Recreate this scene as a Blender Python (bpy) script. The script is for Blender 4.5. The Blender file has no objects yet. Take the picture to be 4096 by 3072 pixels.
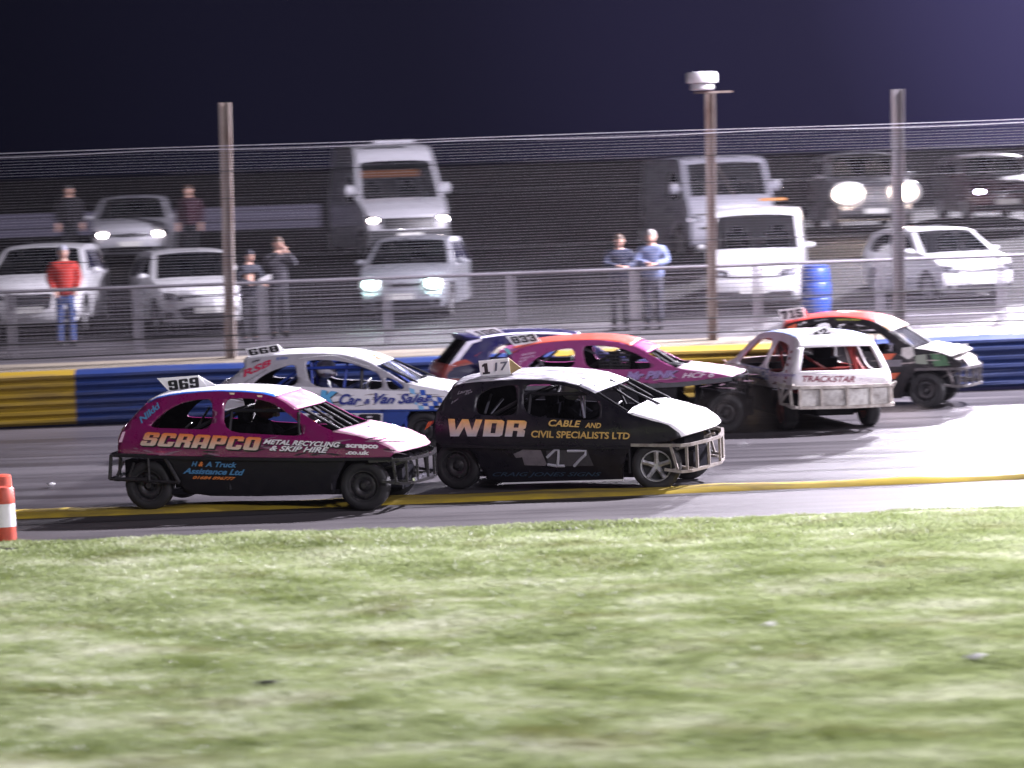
import bpy, bmesh, math, random
import numpy as np
from mathutils import Matrix, Vector, noise as mnoise
random.seed(7); np.random.seed(7)
R_ = math.radians
sc = bpy.context.scene
COL = sc.collection
# ------------------------------------------------------------------ camera
F = 12200.0                      # focal length in pixels of the 4096 px wide frame
CAMH = 4.0
cam_d = bpy.data.cameras.new('camera'); cam = bpy.data.objects.new('camera', cam_d); COL.objects.link(cam)
cam_d.sensor_width = 36.0; cam_d.lens = 36.0*F/4096.0
cam_d.clip_start = 0.5; cam_d.clip_end = 5000
CM = Matrix.Translation((0, 0, CAMH)) @ Matrix.Rotation(R_(90-4.163), 4, 'X') @ Matrix.Rotation(-0.034, 4, 'Z')
cam.matrix_world = CM
sc.camera = cam
cam_d.dof.use_dof = True; cam_d.dof.focus_distance = 37.6
cam_d.dof.aperture_fstop = 1.8; cam_d.dof.aperture_ratio = 0.20
CR = CM.to_3x3(); CO = Vector((0, 0, CAMH))
# ------------------------------------------------------------------ world (night sky with the glow of the stadium lights to the right)
w = bpy.data.worlds.new("World"); sc.world = w; w.use_nodes = True
nt = w.node_tree; nt.nodes.clear()
out = nt.nodes.new('ShaderNodeOutputWorld'); bg = nt.nodes.new('ShaderNodeBackground')
tc = nt.nodes.new('ShaderNodeTexCoord')
dotn = nt.nodes.new('ShaderNodeVectorMath'); dotn.operation = 'DOT_PRODUCT'
gd = Vector((0.30, 1.0, 0.10)).normalized(); dotn.inputs[1].default_value = gd
nt.links.new(tc.outputs['Generated'], dotn.inputs[0])
ramp = nt.nodes.new('ShaderNodeValToRGB'); e = ramp.color_ramp
e.interpolation = 'EASE'
e.elements[0].position = 0.0; e.elements[0].color = (0.0026, 0.0027, 0.0075, 1)
e.elements[1].position = 1.0; e.elements[1].color = (0.07, 0.06, 0.18, 1)
for p, c in ((0.885, (0.0030, 0.0031, 0.0085, 1)), (0.945, (0.0065, 0.0063, 0.018, 1)), (0.978, (0.016, 0.014, 0.042, 1))):
    q = e.elements.new(p); q.color = c
nt.links.new(dotn.outputs['Value'], ramp.inputs[0])
nt.links.new(ramp.outputs[0], bg.inputs[0]); bg.inputs[1].default_value = 1.0
nt.links.new(bg.outputs[0], out.inputs[0])
# ------------------------------------------------------------------ floodlights and one added spot
def lamp(name, loc, tgt, energy, size, col, typ='SPOT', cone=100, blend=0.6):
    d = bpy.data.lights.new(name, typ); d.energy = energy; d.color = col
    d.shadow_soft_size = size
    if typ == 'SPOT': d.spot_size = R_(cone); d.spot_blend = blend
    o = bpy.data.objects.new(name, d); COL.objects.link(o); o.location = loc
    o.rotation_euler = (Vector(tgt)-Vector(loc)).to_track_quat('-Z', 'Y').to_euler()
    return o
lamp('floodlight', (24, 55, 21), (1, 34.0, 0), 290000, 0.5, (0.93, 0.87, 1.0), cone=72, blend=.6)
lamp('floodlight', (26, 112, 20), (7, 42, 0), 360000, 1.2, (0.93, 0.87, 1.0), cone=26, blend=.5)
lamp('floodlight', (20, -6, 19), (1, 44, 1), 42000, 0.8, (0.93, 0.87, 1.0), cone=70)
lamp('floodlight', (16, 46.5, 13), (-2, 60, 1.5), 52000, 0.6, (0.93, 0.87, 1.0), cone=75, blend=.7)  # unseen spot added to brighten the fronts of the parked cars
lamp('floodlight', (34, 21, 15), (4, 42, .8), 34000, 0.6, (0.93, 0.87, 1.0), cone=44, blend=.7)
lamp('floodlight', (-38, 30, 18), (-4, 36, 0), 5000, 0.8, (0.93, 0.86, 1.0), cone=90)
sc.view_settings.view_transform = 'Standard'; sc.view_settings.look = 'None'
sc.view_settings.exposure = 0.0; sc.view_settings.gamma = 1.0
sc.render.engine = 'CYCLES'
sc.cycles.use_denoising = True
try: sc.cycles.denoiser = 'OPENIMAGEDENOISE'
except Exception: pass
sc.cycles.max_bounces = 6; sc.cycles.transparent_max_bounces = 24
sc.cycles.sample_clamp_indirect = 4.0
# ------------------------------------------------------------------ helpers
def ray(u, v): return CR @ Vector(((u-2048)/F, -(v-1536)/F, -1.0))
def at(u, v, Y=None, z=None):
    d = ray(u, v); t = (Y/d.y) if Y is not None else (z-CAMH)/d.z
    return CO + d*t
VK = 4096/2212.0
def atv(x, y, Y=None, z=None): return at(x*VK, y*VK, Y, z)

_m = {}
def mat(name, col, rough=0.55, metal=0.0, dirt=0.0, dcol=(0.03, 0.028, 0.03), scale=6.0, coat=0.0, emit=None, estr=0.0,
        bump=0.0, spec=0.5, alpha=None, stretch=(1, 1, 1), dlo=0.45, dhi=0.75, attr=None):
    if name in _m: return _m[name]
    m = bpy.data.materials.new(name); m.use_nodes = True; n = m.node_tree; b = n.nodes['Principled BSDF']
    b.inputs['Base Color'].default_value = (*col, 1); b.inputs['Roughness'].default_value = rough
    b.inputs['Metallic'].default_value = metal; b.inputs['Coat Weight'].default_value = coat
    b.inputs['Specular IOR Level'].default_value = spec
    src = None
    if attr:
        a = n.nodes.new('ShaderNodeAttribute'); a.attribute_name = attr; src = a.outputs['Color']
        n.links.new(src, b.inputs['Base Color'])
    if dirt > 0 or bump > 0:
        t = n.nodes.new('ShaderNodeTexCoord'); mp = n.nodes.new('ShaderNodeMapping'); mp.inputs['Scale'].default_value = stretch
        no = n.nodes.new('ShaderNodeTexNoise'); no.inputs['Scale'].default_value = scale; no.inputs['Detail'].default_value = 7
        no.inputs['Roughness'].default_value = 0.65
        n.links.new(t.outputs['Object'], mp.inputs[0]); n.links.new(mp.outputs[0], no.inputs['Vector'])
    if dirt > 0:
        r = n.nodes.new('ShaderNodeMapRange'); r.inputs[1].default_value = dlo; r.inputs[2].default_value = dhi
        r.inputs[3].default_value = 0; r.inputs[4].default_value = dirt
        n.links.new(no.outputs['Fac'], r.inputs[0])
        mx = n.nodes.new('ShaderNodeMix'); mx.data_type = 'RGBA'
        mx.inputs[6].default_value = (*col, 1); mx.inputs[7].default_value = (*dcol, 1)
        if src: n.links.new(src, mx.inputs[6])
        n.links.new(r.outputs[0], mx.inputs[0]); n.links.new(mx.outputs[2], b.inputs['Base Color'])
        mr = n.nodes.new('ShaderNodeMapRange'); mr.inputs[1].default_value = 0.3; mr.inputs[2].default_value = 0.7
        mr.inputs[3].default_value = max(0.05, rough-0.12); mr.inputs[4].default_value = min(1, rough+0.2)
        n.links.new(no.outputs['Fac'], mr.inputs[0]); n.links.new(mr.outputs[0], b.inputs['Roughness'])
    if bump > 0:
        bp = n.nodes.new('ShaderNodeBump'); bp.inputs['Strength'].default_value = bump; bp.inputs['Distance'].default_value = 0.02
        n.links.new(no.outputs['Fac'], bp.inputs['Height']); n.links.new(bp.outputs[0], b.inputs['Normal'])
    if emit: b.inputs['Emission Color'].default_value = (*emit, 1); b.inputs['Emission Strength'].default_value = estr
    if alpha is not None:
        tr = n.nodes.new('ShaderNodeBsdfTransparent'); mxs = n.nodes.new('ShaderNodeMixShader')
        mxs.inputs[0].default_value = alpha
        o = n.nodes['Material Output']
        n.links.new(tr.outputs[0], mxs.inputs[1]); n.links.new(b.outputs[0], mxs.inputs[2]); n.links.new(mxs.outputs[0], o.inputs[0])
    _m[name] = m; return m
def paint(name, col, dirt=0.5, rough=0.35, scale=5.0, coat=0.25, **k):
    return mat('paint '+name, col, rough, 0.0, dirt, coat=coat, scale=scale, bump=0.3, **k)

def link(name, me, m, parent=None, loc=None):
    o = bpy.data.objects.new(name, me); COL.objects.link(o)
    for x in (m if isinstance(m, (list, tuple)) else [m]): me.materials.append(x)
    if parent: o.parent = parent
    if loc: o.location = loc
    return o
def mesh_from(name, verts, faces, m, parent=None, smooth=False, mi=None):
    me = bpy.data.meshes.new(name); me.from_pydata([tuple(v) for v in verts], [], faces); me.update()
    o = link(name, me, m, parent)
    if mi: me.polygons.foreach_set('material_index', mi)
    if smooth: me.polygons.foreach_set('use_smooth', [True]*len(me.polygons))
    return o
class MB:
    def __init__(s): s.v = []; s.f = []; s.mi = []; s.cur = 0
    def add(s, vs, fs):
        n = len(s.v); s.v += [Vector(v) for v in vs]
        for f in fs: s.f.append([i+n for i in f]); s.mi.append(s.cur)
    def box(s, c, d, rot=None):
        h = [x/2 for x in d]; vs = []
        for x in (-1, 1):
            for y in (-1, 1):
                for z in (-1, 1):
                    p = Vector((x*h[0], y*h[1], z*h[2]))
                    if rot: p = rot @ p
                    vs.append(p+Vector(c))
        s.add(vs, [(0, 1, 3, 2), (4, 6, 7, 5), (0, 4, 5, 1), (2, 3, 7, 6), (0, 2, 6, 4), (1, 5, 7, 3)])
    def tube(s, pts, r, n=8, cap=True, square=False):
        pts = [Vector(p) for p in pts]
        if square: n = 4
        rs = r if isinstance(r, (list, tuple)) else [r]*len(pts)
        base = len(s.v); prev = None
        for i, p in enumerate(pts):
            t = ((pts[min(i+1, len(pts)-1)]-p).normalized() + (p-pts[max(i-1, 0)]).normalized())
            if t.length < 1e-6: t = Vector((1, 0, 0))
            t.normalize()
            up = Vector((0, 0, 1)) if abs(t.z) < 0.9 else Vector((1, 0, 0))
            if prev is not None: up = prev
            a = t.cross(up)
            if a.length < 1e-5: a = t.cross(Vector((0, 1, 0)))
            a.normalize(); b = a.cross(t).normalized(); prev = b
            for k in range(n):
                an = 2*math.pi*(k+(0.5 if n == 4 else 0))/n
                s.v.append(p + (a*math.cos(an)+b*math.sin(an))*rs[i])
        for i in range(len(pts)-1):
            for k in range(n):
                q = base+i*n+k; q2 = base+i*n+(k+1) % n
                s.f.append([q, q2, q2+n, q+n]); s.mi.append(s.cur)
        if cap:
            s.f.append([base+k for k in range(n)][::-1]); s.mi.append(s.cur)
            s.f.append([base+(len(pts)-1)*n+k for k in range(n)]); s.mi.append(s.cur)
    def lathe(s, prof, c, axis='y', n=28, closed=False):
        base = len(s.v); c = Vector(c)
        for (a, r) in prof:            # a: offset along the axis, r: radius
            for k in range(n):
                t = 2*math.pi*k/n
                if axis == 'y': p = Vector((r*math.cos(t), a, r*math.sin(t)))
                elif axis == 'z': p = Vector((r*math.cos(t), r*math.sin(t), a))
                else: p = Vector((a, r*math.cos(t), r*math.sin(t)))
                s.v.append(c+p)
        m = len(prof)
        for i in range(m if closed else m-1):
            j = (i+1) % m
            for k in range(n):
                s.f.append([base+i*n+k, base+i*n+(k+1) % n, base+j*n+(k+1) % n, base+j*n+k]); s.mi.append(s.cur)
    def ball(s, c, r, n=14, m=9):
        prof = [(-math.cos(math.pi*i/m), max(1e-4, math.sin(math.pi*i/m))) for i in range(m+1)]
        base = len(s.v)
        r = r if isinstance(r, (list, tuple)) else (r, r, r)
        for a, q in prof:
            for k in range(n):
                t = 2*math.pi*k/n
                s.v.append(Vector(c)+Vector((r[0]*q*math.cos(t), r[1]*q*math.sin(t), r[2]*a)))
        for i in range(m):
            for k in range(n):
                s.f.append([base+i*n+k, base+i*n+(k+1) % n, base+(i+1)*n+(k+1) % n, base+(i+1)*n+k]); s.mi.append(s.cur)
    def build(s, name, m, parent=None, smooth=False):
        o = mesh_from(name, s.v, s.f, m, parent, smooth, s.mi)
        if smooth:
            me = o.data
            try: me.set_sharp_from_angle(angle=R_(40))
            except Exception: pass
        return o
def empty(name, M=None, label=None, cat=None, group=None):
    o = bpy.data.objects.new(name, None); COL.objects.link(o); o.empty_display_size = 0.2
    if M is not None: o.matrix_world = M
    tag(o, label, cat, group); return o
def tag(o, label=None, cat=None, group=None, kind=None):
    if label: o['label'] = label
    if cat: o['category'] = cat
    if group: o['group'] = group
    if kind: o['kind'] = kind
    return o
def copy_tree(o, parent=None):
    c = o.copy(); COL.objects.link(c)
    if parent: c.parent = parent
    for ch in list(o.children): copy_tree(ch, c)
    return c

# flat polygon with holes -> triangulated (x, z) mesh data
def poly_mesh(loops, sx=None, sz=None):
    cu = bpy.data.curves.new('c', 'CURVE'); cu.dimensions = '2D'; cu.fill_mode = 'BOTH'
    for lp in loops:
        sp = cu.splines.new('POLY'); sp.points.add(len(lp)-1)
        for i, p in enumerate(lp): sp.points[i].co = (p[0], p[1], 0, 1)
        sp.use_cyclic_u = True
    o = bpy.data.objects.new('c', cu)
    me = bpy.data.meshes.new_from_object(o); bpy.data.objects.remove(o); bpy.data.curves.remove(cu)
    bm = bmesh.new(); bm.from_mesh(me); bpy.data.meshes.remove(me)
    bmesh.ops.remove_doubles(bm, verts=bm.verts, dist=1e-5)
    xs = [v.co.x for v in bm.verts]; ys = [v.co.y for v in bm.verts]
    if sx:
        a = math.floor(min(xs)/sx)*sx
        while a < max(xs):
            bmesh.ops.bisect_plane(bm, geom=bm.verts[:]+bm.edges[:]+bm.faces[:], plane_co=(a, 0, 0), plane_no=(1, 0, 0)); a += sx
    if sz:
        a = math.floor(min(ys)/sz)*sz
        while a < max(ys):
            bmesh.ops.bisect_plane(bm, geom=bm.verts[:]+bm.edges[:]+bm.faces[:], plane_co=(0, a, 0), plane_no=(0, 1, 0)); a += sz
    bm.verts.index_update()
    v = [(q.co.x, q.co.y) for q in bm.verts]; f = [[q.index for q in p.verts] for p in bm.faces]; bm.free()
    return v, f
_tc = {}
def subdiv(V, Fc, nx=.05, ny=.34):
    bm = bmesh.new(); vs = [bm.verts.new((a, b, 0)) for a, b in V]; bm.verts.index_update()
    for f in Fc:
        try: bm.faces.new([vs[i] for i in f])
        except ValueError: pass
    for st, no in ((nx, (1, 0, 0)), (ny, (0, 1, 0))):
        a = st
        while a < 1:
            bmesh.ops.bisect_plane(bm, geom=bm.verts[:]+bm.edges[:]+bm.faces[:], plane_co=(a*no[0], a*no[1], 0), plane_no=no); a += st
    bm.verts.index_update(); v = [(q.co.x, q.co.y) for q in bm.verts]; f = [[q.index for q in p.verts] for p in bm.faces]; bm.free(); return v, f
def text_mesh(s, bold=0.0, shear=0.0, space=1.0):
    key = (s, bold, shear, space)
    if key in _tc: return _tc[key]
    cu = bpy.data.curves.new('t', 'FONT'); cu.body = s; cu.offset = bold; cu.shear = shear; cu.resolution_u = 3; cu.space_character = space
    cu.size = 1.0
    o = bpy.data.objects.new('t', cu)
    me = bpy.data.meshes.new_from_object(o); bpy.data.objects.remove(o); bpy.data.curves.remove(cu)
    v = [(p.co.x, p.co.y) for p in me.vertices]; f = [list(p.vertices) for p in me.polygons]; bpy.data.meshes.remove(me)
    x0 = min(p[0] for p in v); x1 = max(p[0] for p in v); y0 = min(p[1] for p in v); y1 = max(p[1] for p in v)
    v = [((a-x0)/(x1-x0), (b-y0)/(y1-y0)) for a, b in v]
    _tc[key] = (v, f); return v, f
def _glyphs():
    a, b, w_, c = .25, .41, .66, .09
    R = lambda x0, y0, x1, y1: [(x0, y0), (x1, y0), (x1, y1), (x0, y1)]
    out = [(c, 0), (w_-c, 0), (w_, c), (w_, 1-c), (w_-c, 1), (c, 1), (0, 1-c), (0, c)]
    six = [(c, 0), (w_-c, 0), (w_, c), (w_, .56-c), (w_-c, .58), (a, .58), (a, .81), (b, .81), (b, .68), (w_, .68), (w_, 1-c), (w_-c, 1), (c, 1), (0, 1-c), (0, c)]
    sixh = R(a, .19, b, .41); rot = lambda l: [(w_-x, 1-y) for x, y in l]
    G = {'0': [out, R(a, .2, b, .8)], 'O': [out, R(a, .2, b, .8)], '8': [out, R(a, .19, b, .41), R(a, .60, b, .81)], '6': [six, sixh], '9': [rot(six), rot(sixh)],
     'D': [[(0, 0), (w_-c, 0), (w_, c), (w_, 1-c), (w_-c, 1), (0, 1)], R(a, .2, b, .8)],
     '3': [[(c, 0), (0, c), (0, .34), (a, .34), (a, .2), (b, .2), (b, .42), (.16, .42), (.16, .58), (b, .58), (b, .8), (a, .8), (a, .66), (0, .66), (0, 1-c), (c, 1), (w_-c, 1), (w_, 1-c), (w_, .55), (w_-.05, .5), (w_, .45), (w_, c), (w_-c, 0)]],
     '1': [[(.06, 0), (.58, 0), (.58, .18), (.46, .18), (.46, 1), (.24, 1), (.06, .86), (.06, .68), (.2, .72), (.2, .18), (.06, .18)]],
     '7': [[(0, 1), (w_, 1), (w_, .72), (.42, 0), (.12, 0), (.36, .76), (.2, .76), (.2, .62), (0, .62)]],
     '5': [[(c, 0), (0, c), (0, .34), (a, .34), (a, .2), (b, .2), (b, .44), (0, .44), (0, 1), (w_, 1), (w_, .8), (a, .8), (a, .62), (w_-c, .62), (w_, .62-c), (w_, c), (w_-c, 0)]],
     'S': [[(c, 0), (0, c), (0, .36), (a, .36), (a, .2), (b, .2), (b, .42), (c, .42), (0, .5), (0, 1-c), (c, 1), (w_-c, 1), (w_, 1-c), (w_, .64), (b, .64), (b, .8), (a, .8), (a, .6), (w_-c, .6), (w_, .52), (w_, c), (w_-c, 0)]],
     '2': [[(0, 0), (w_, 0), (w_, .2), (a+.03, .2), (a+.03, .28), (w_, .56), (w_, 1-c), (w_-c, 1), (c, 1), (0, 1-c), (0, .64), (a, .64), (a, .8), (b, .8), (b, .6), (0, .30)]],
     '4': [[(.36, 0), (.6, 0), (.6, .2), (.7, .2), (.7, .4), (.6, .4), (.6, 1), (.34, 1), (0, .42), (0, .2), (.36, .2)], [(.36, .4), (.36, .72), (.2, .4)]],
     'C': [[(c, 0), (w_-c, 0), (w_, c), (w_, .36), (b, .36), (b, .2), (a, .2), (a, .8), (b, .8), (b, .64), (w_, .64), (w_, 1-c), (w_-c, 1), (c, 1), (0, 1-c), (0, c)]],
     'P': [[(0, 0), (a, 0), (a, .34), (w_-c, .34), (w_, .42), (w_, 1-c), (w_-c, 1), (0, 1)], R(a, .54, b, .81)],
     'R': [[(0, 0), (a, 0), (a, .36), (b-.03, .36), (b, .32), (b, 0), (w_, 0), (w_, .36), (.58, .44), (w_, .52), (w_, 1-c), (w_-c, 1), (0, 1)], R(a, .55, b, .81)],
     'A': [[(0, 0), (a, 0), (a, .25), (b, .25), (b, 0), (w_, 0), (w_, 1-c), (w_-c, 1), (c, 1), (0, 1-c)], R(a, .43, b, .8)],
     'W': [[(0, 1), (.22, 1), (.30, .36), (.47, 1), (.68, 1), (.85, .36), (.93, 1), (1.15, 1), (1.02, 0), (.72, 0), (.575, .56), (.43, 0), (.13, 0)]],
     'K': [[(0, 0), (a, 0), (a, .36), (.42, 0), (.74, 0), (.46, .52), (.72, 1), (.42, 1), (a, .64), (a, 1), (0, 1)]]}
    return G
GLY = _glyphs()
def block_mesh(st, gap=.09, sl=None):
    key = ('blk', st, gap)
    if key in _tc: return _tc[key]
    V = []; Fc = []; x = 0
    for ch in st:
        if ch == ' ': x += .3; continue
        v, f = poly_mesh(GLY[ch]); n = len(V)
        V += [(p+x, q) for p, q in v]; Fc += [[i+n for i in g] for g in f]; x += max(p for p, q in v)+gap
    W = x-gap; V = [(p/W, q) for p, q in V]; _tc[key] = (V, Fc); return V, Fc
def bil(q, a, b):   # q: bl, br, tr, tl
    return (q[0][0]*(1-a)*(1-b)+q[1][0]*a*(1-b)+q[2][0]*a*b+q[3][0]*(1-a)*b,
            q[0][1]*(1-a)*(1-b)+q[1][1]*a*(1-b)+q[2][1]*a*b+q[3][1]*(1-a)*b)
def smoothpath(pts, it=1):
    pts = [tuple(p) for p in pts]
    for _ in range(it):
        o = [pts[0]]
        for i in range(len(pts)-1):
            a, b = pts[i], pts[i+1]
            o.append((a[0]*.75+b[0]*.25, a[1]*.75+b[1]*.25)); o.append((a[0]*.25+b[0]*.75, a[1]*.25+b[1]*.75))
        o.append(pts[-1]); pts = o
    return pts
def roundloop(pts, it=2):
    for _ in range(it):
        o = []
        for i in range(len(pts)):
            a, b = pts[i], pts[(i+1) % len(pts)]
            o.append((a[0]*.8+b[0]*.2, a[1]*.8+b[1]*.2)); o.append((a[0]*.2+b[0]*.8, a[1]*.2+b[1]*.8))
        pts = o
    return pts

# ------------------------------------------------------------------ materials
TYRE = mat('tyre rubber', (0.010, 0.010, 0.012), 0.65, dirt=0.4, dcol=(0.03, 0.027, 0.028), scale=9)
STEEL = mat('painted black steel', (0.008, 0.0075, 0.011), 0.5, 0.0, spec=.3, dirt=0.4, dcol=(0.016, 0.014, 0.015), scale=12)
BARE = mat('bare scuffed steel', (0.36, 0.33, 0.31), 0.42, 0.55, dirt=0.7, dcol=(0.12, 0.08, 0.06), scale=14)
INNER = mat('bare interior sheet', (0.012, 0.012, 0.015), 0.85, dirt=0.5, dcol=(0.04, 0.038, 0.04), scale=6)
SEAT = mat('matt seat shell', (0.003, 0.003, 0.004), 0.95, spec=.05)
for _q in (SEAT, INNER): _q.node_tree.nodes['Principled BSDF'].inputs['IOR'].default_value = 1.02
DARK = mat('dark plastic', (0.012, 0.012, 0.014), 0.45)
CHROME = mat('bright trim', (0.75, 0.75, 0.78), 0.22, 0.9)
RIMS = mat('silver alloy', (0.5, 0.5, 0.52), 0.35, 0.7, dirt=0.6, scale=14)
RIMB = mat('black steel rim', (0.03, 0.03, 0.034), 0.4, 0.3, dirt=0.5, dcol=(0.12, 0.1, 0.1), scale=14)
RIMR = mat('dusty red steel rim', (0.30, 0.13, 0.11), 0.6, 0.1, dirt=0.6, scale=10)
WHITE = mat('white board', (0.88, 0.88, 0.90), 0.5, dirt=0.12, dcol=(0.4, 0.38, 0.36), scale=7)
BLACKT = mat('black vinyl', (0.01, 0.01, 0.014), 0.5)
SKIN = mat('skin', (0.52, 0.31, 0.24), 0.55)
GLASS = mat('car glass', (0.008, 0.009, 0.011), 0.06, spec=0.6, alpha=0.62)
GLASSD = mat('dark car glass', (0.010, 0.010, 0.013), 0.08, spec=0.6)
PLATE = mat('number plate', (0.62, 0.62, 0.6), 0.5, dirt=0.3, scale=20, dcol=(0.2, 0.2, 0.2))
# ------------------------------------------------------------------ ground
def armY(x): return 49.35 + 0.065*x
def gz(x, Y):
    a = armY(x)
    if Y < a+0.05: return 0.0
    pts = [(0.06, 0.84), (1.6, 0.95), (3.2, 1.05), (6.8, 1.30), (12, 1.72), (18.5, 2.15+0.012*x), (27, 2.40+0.01*x), (60, 2.6), (400, 2.6), (3000, 2.6)]
    d = Y-a
    for (p, h), (p2, h2) in zip(pts, pts[1:]):
        if d <= p2: return h+(h2-h)*max(0, (d-p))/(p2-p)
    return 2.6
def asphalt(name, col, col2, r0, r1, scale, line=None, stretch=(1, 1, 1)):
    m = bpy.data.materials.new(name); m.use_nodes = True; n = m.node_tree; b = n.nodes['Principled BSDF']
    t = n.nodes.new('ShaderNodeTexCoord'); mp = n.nodes.new('ShaderNodeMapping'); mp.inputs['Scale'].default_value = stretch
    n.links.new(t.outputs['Object'], mp.inputs[0])
    n1 = n.nodes.new('ShaderNodeTexNoise'); n1.inputs['Scale'].default_value = scale; n1.inputs['Detail'].default_value = 8
    n2 = n.nodes.new('ShaderNodeTexNoise'); n2.inputs['Scale'].default_value = 45; n2.inputs['Detail'].default_value = 5
    n3 = n.nodes.new('ShaderNodeTexNoise'); n3.inputs['Scale'].default_value = 1.0; n3.inputs['Detail'].default_value = 4
    mp3 = n.nodes.new('ShaderNodeMapping'); mp3.inputs['Scale'].default_value = (0.05, 3.0, 1); n.links.new(t.outputs['Object'], mp3.inputs[0])
    n.links.new(mp.outputs[0], n1.inputs['Vector']); n.links.new(t.outputs['Object'], n2.inputs['Vector']); n.links.new(mp3.outputs[0], n3.inputs['Vector'])
    mx = n.nodes.new('ShaderNodeMix'); mx.data_type = 'RGBA'; mx.inputs[6].default_value = (*col, 1); mx.inputs[7].default_value = (*col2, 1)
    ad = n.nodes.new('ShaderNodeMath'); ad.operation = 'ADD'; n.links.new(n1.outputs[0], ad.inputs[0]); n.links.new(n3.outputs[0], ad.inputs[1])
    mr = n.nodes.new('ShaderNodeMapRange'); mr.inputs[1].default_value = 0.75; mr.inputs[2].default_value = 1.25
    n.links.new(ad.outputs[0], mr.inputs[0]); n.links.new(mr.outputs[0], mx.inputs[0])
    m2 = n.nodes.new('ShaderNodeMix'); m2.data_type = 'RGBA'; m2.blend_type = 'MULTIPLY'; m2.inputs[0].default_value = 0.55
    cr = n.nodes.new('ShaderNodeMapRange'); cr.inputs[1].default_value = 0.3; cr.inputs[2].default_value = 0.7; cr.inputs[3].default_value = 0.45; cr.inputs[4].default_value = 1.5
    n.links.new(n2.outputs[0], cr.inputs[0]); n.links.new(mx.outputs[2], m2.inputs[6]); n.links.new(cr.outputs[0], m2.inputs[7])
    n.links.new(m2.outputs[2], b.inputs['Base Color'])
    rr = n.nodes.new('ShaderNodeMapRange'); rr.inputs[1].default_value = 0.8; rr.inputs[2].default_value = 1.2; rr.inputs[3].default_value = r0; rr.inputs[4].default_value = r1
    n.links.new(ad.outputs[0], rr.inputs[0]); n.links.new(rr.outputs[0], b.inputs['Roughness'])
    bp = n.nodes.new('ShaderNodeBump'); bp.inputs['Strength'].default_value = 0.5; bp.inputs['Distance'].default_value = 0.006
    n.links.new(n2.outputs[0], bp.inputs['Height']); n.links.new(bp.outputs[0], b.inputs['Normal'])
    return m
TRACK = asphalt('damp track asphalt', (0.030, 0.027, 0.032), (0.056, 0.050, 0.057), 0.36, 0.6, 0.6, stretch=(0.3, 1.5, 1))
INNERASP = asphalt('inner asphalt', (0.042, 0.037, 0.042), (0.075, 0.068, 0.072), 0.5, 0.75, 1.2, stretch=(0.3, 1.5, 1))
PATH = asphalt('spectator path asphalt', (0.035, 0.031, 0.036), (0.062, 0.056, 0.063), 0.6, 0.85, 0.5, stretch=(0.4, 1.2, 1))
DIRT = mat('pale dry earth', (0.20, 0.17, 0.13), 0.95, dirt=0.8, dcol=(0.07, 0.065, 0.05), scale=1.6, stretch=(0.5, 2, 1), bump=0.3)
FIELD = mat('dark grass bank', (0.0075, 0.0068, 0.0085), 0.98, spec=.1, dirt=0.7, dcol=(0.004, 0.0035, 0.005), scale=0.8, bump=0.4)
def sheet(name, x0, x1, ys, zf, m, nx=24, kind='structure'):
    xs = np.linspace(x0, x1, nx+1); v = []; f = []
    for Y in ys:
        for x in xs:
            yy = Y(x) if callable(Y) else Y
            v.append((x, yy, zf(x, yy)))
    for j in range(len(ys)-1):
        for i in range(nx):
            a = j*(nx+1)+i; f.append((a, a+1, a+nx+2, a+nx+1))
    o = mesh_from(name, v, f, m, smooth=False); o['kind'] = kind; return o
sheet('ground', -600, 600, [-200, 0, 20, 32.4, 33.1, 35, 47], lambda x, y: -0.012 if y > 33 else -0.12, INNERASP, 10)
sheet('track', -60, 60, [36.0, 40, 44, 48, lambda x: armY(x)+0.04], lambda x, y: 0.0, TRACK, 12)
sheet('inner_track_edge', -60, 60, [33.3, 34.5, 36.0], lambda x, y: -0.004, INNERASP, 12)
off = [0.06, 0.5, 1.0, 1.5]
sheet('earth_bank', -40, 40, [(lambda x, q=q: armY(x)+q) for q in off], gz, DIRT, 40)
sheet('spectator_path', -40, 40, [(lambda x, q=q: armY(x)+q) for q in (1.5, 2.4, 3.2, 4.6)], lambda x, y: gz(x, y)+0.0, PATH, 40)
sheet('parking_ground', -60, 60, [(lambda x, q=q: armY(x)+q) for q in (4.6, 6.8, 9, 12, 15, 18.5, 22, 27, 60)], gz, FIELD, 40)
sheet('far_ground', -1200, 1200, [(lambda x: min(max(armY(x), 46), 53)+60), 150, 400, 3000], lambda x, y: 2.6, FIELD, 60)
DARKASP = asphalt('dark asphalt with painted shadow', (0.018, 0.016, 0.019), (0.035, 0.032, 0.036), 0.5, 0.75, 1.2, stretch=(0.3, 1.5, 1))
sheet('inner_track_edge', -60, 3.5, [lambda x: 35.05+max(0, (x+6)*.10), lambda x: 36.3+.035*x], lambda x, y: 0.002, DARKASP, 30)  # dark tarmac strip, with the cars' long shadow put into its colour
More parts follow.
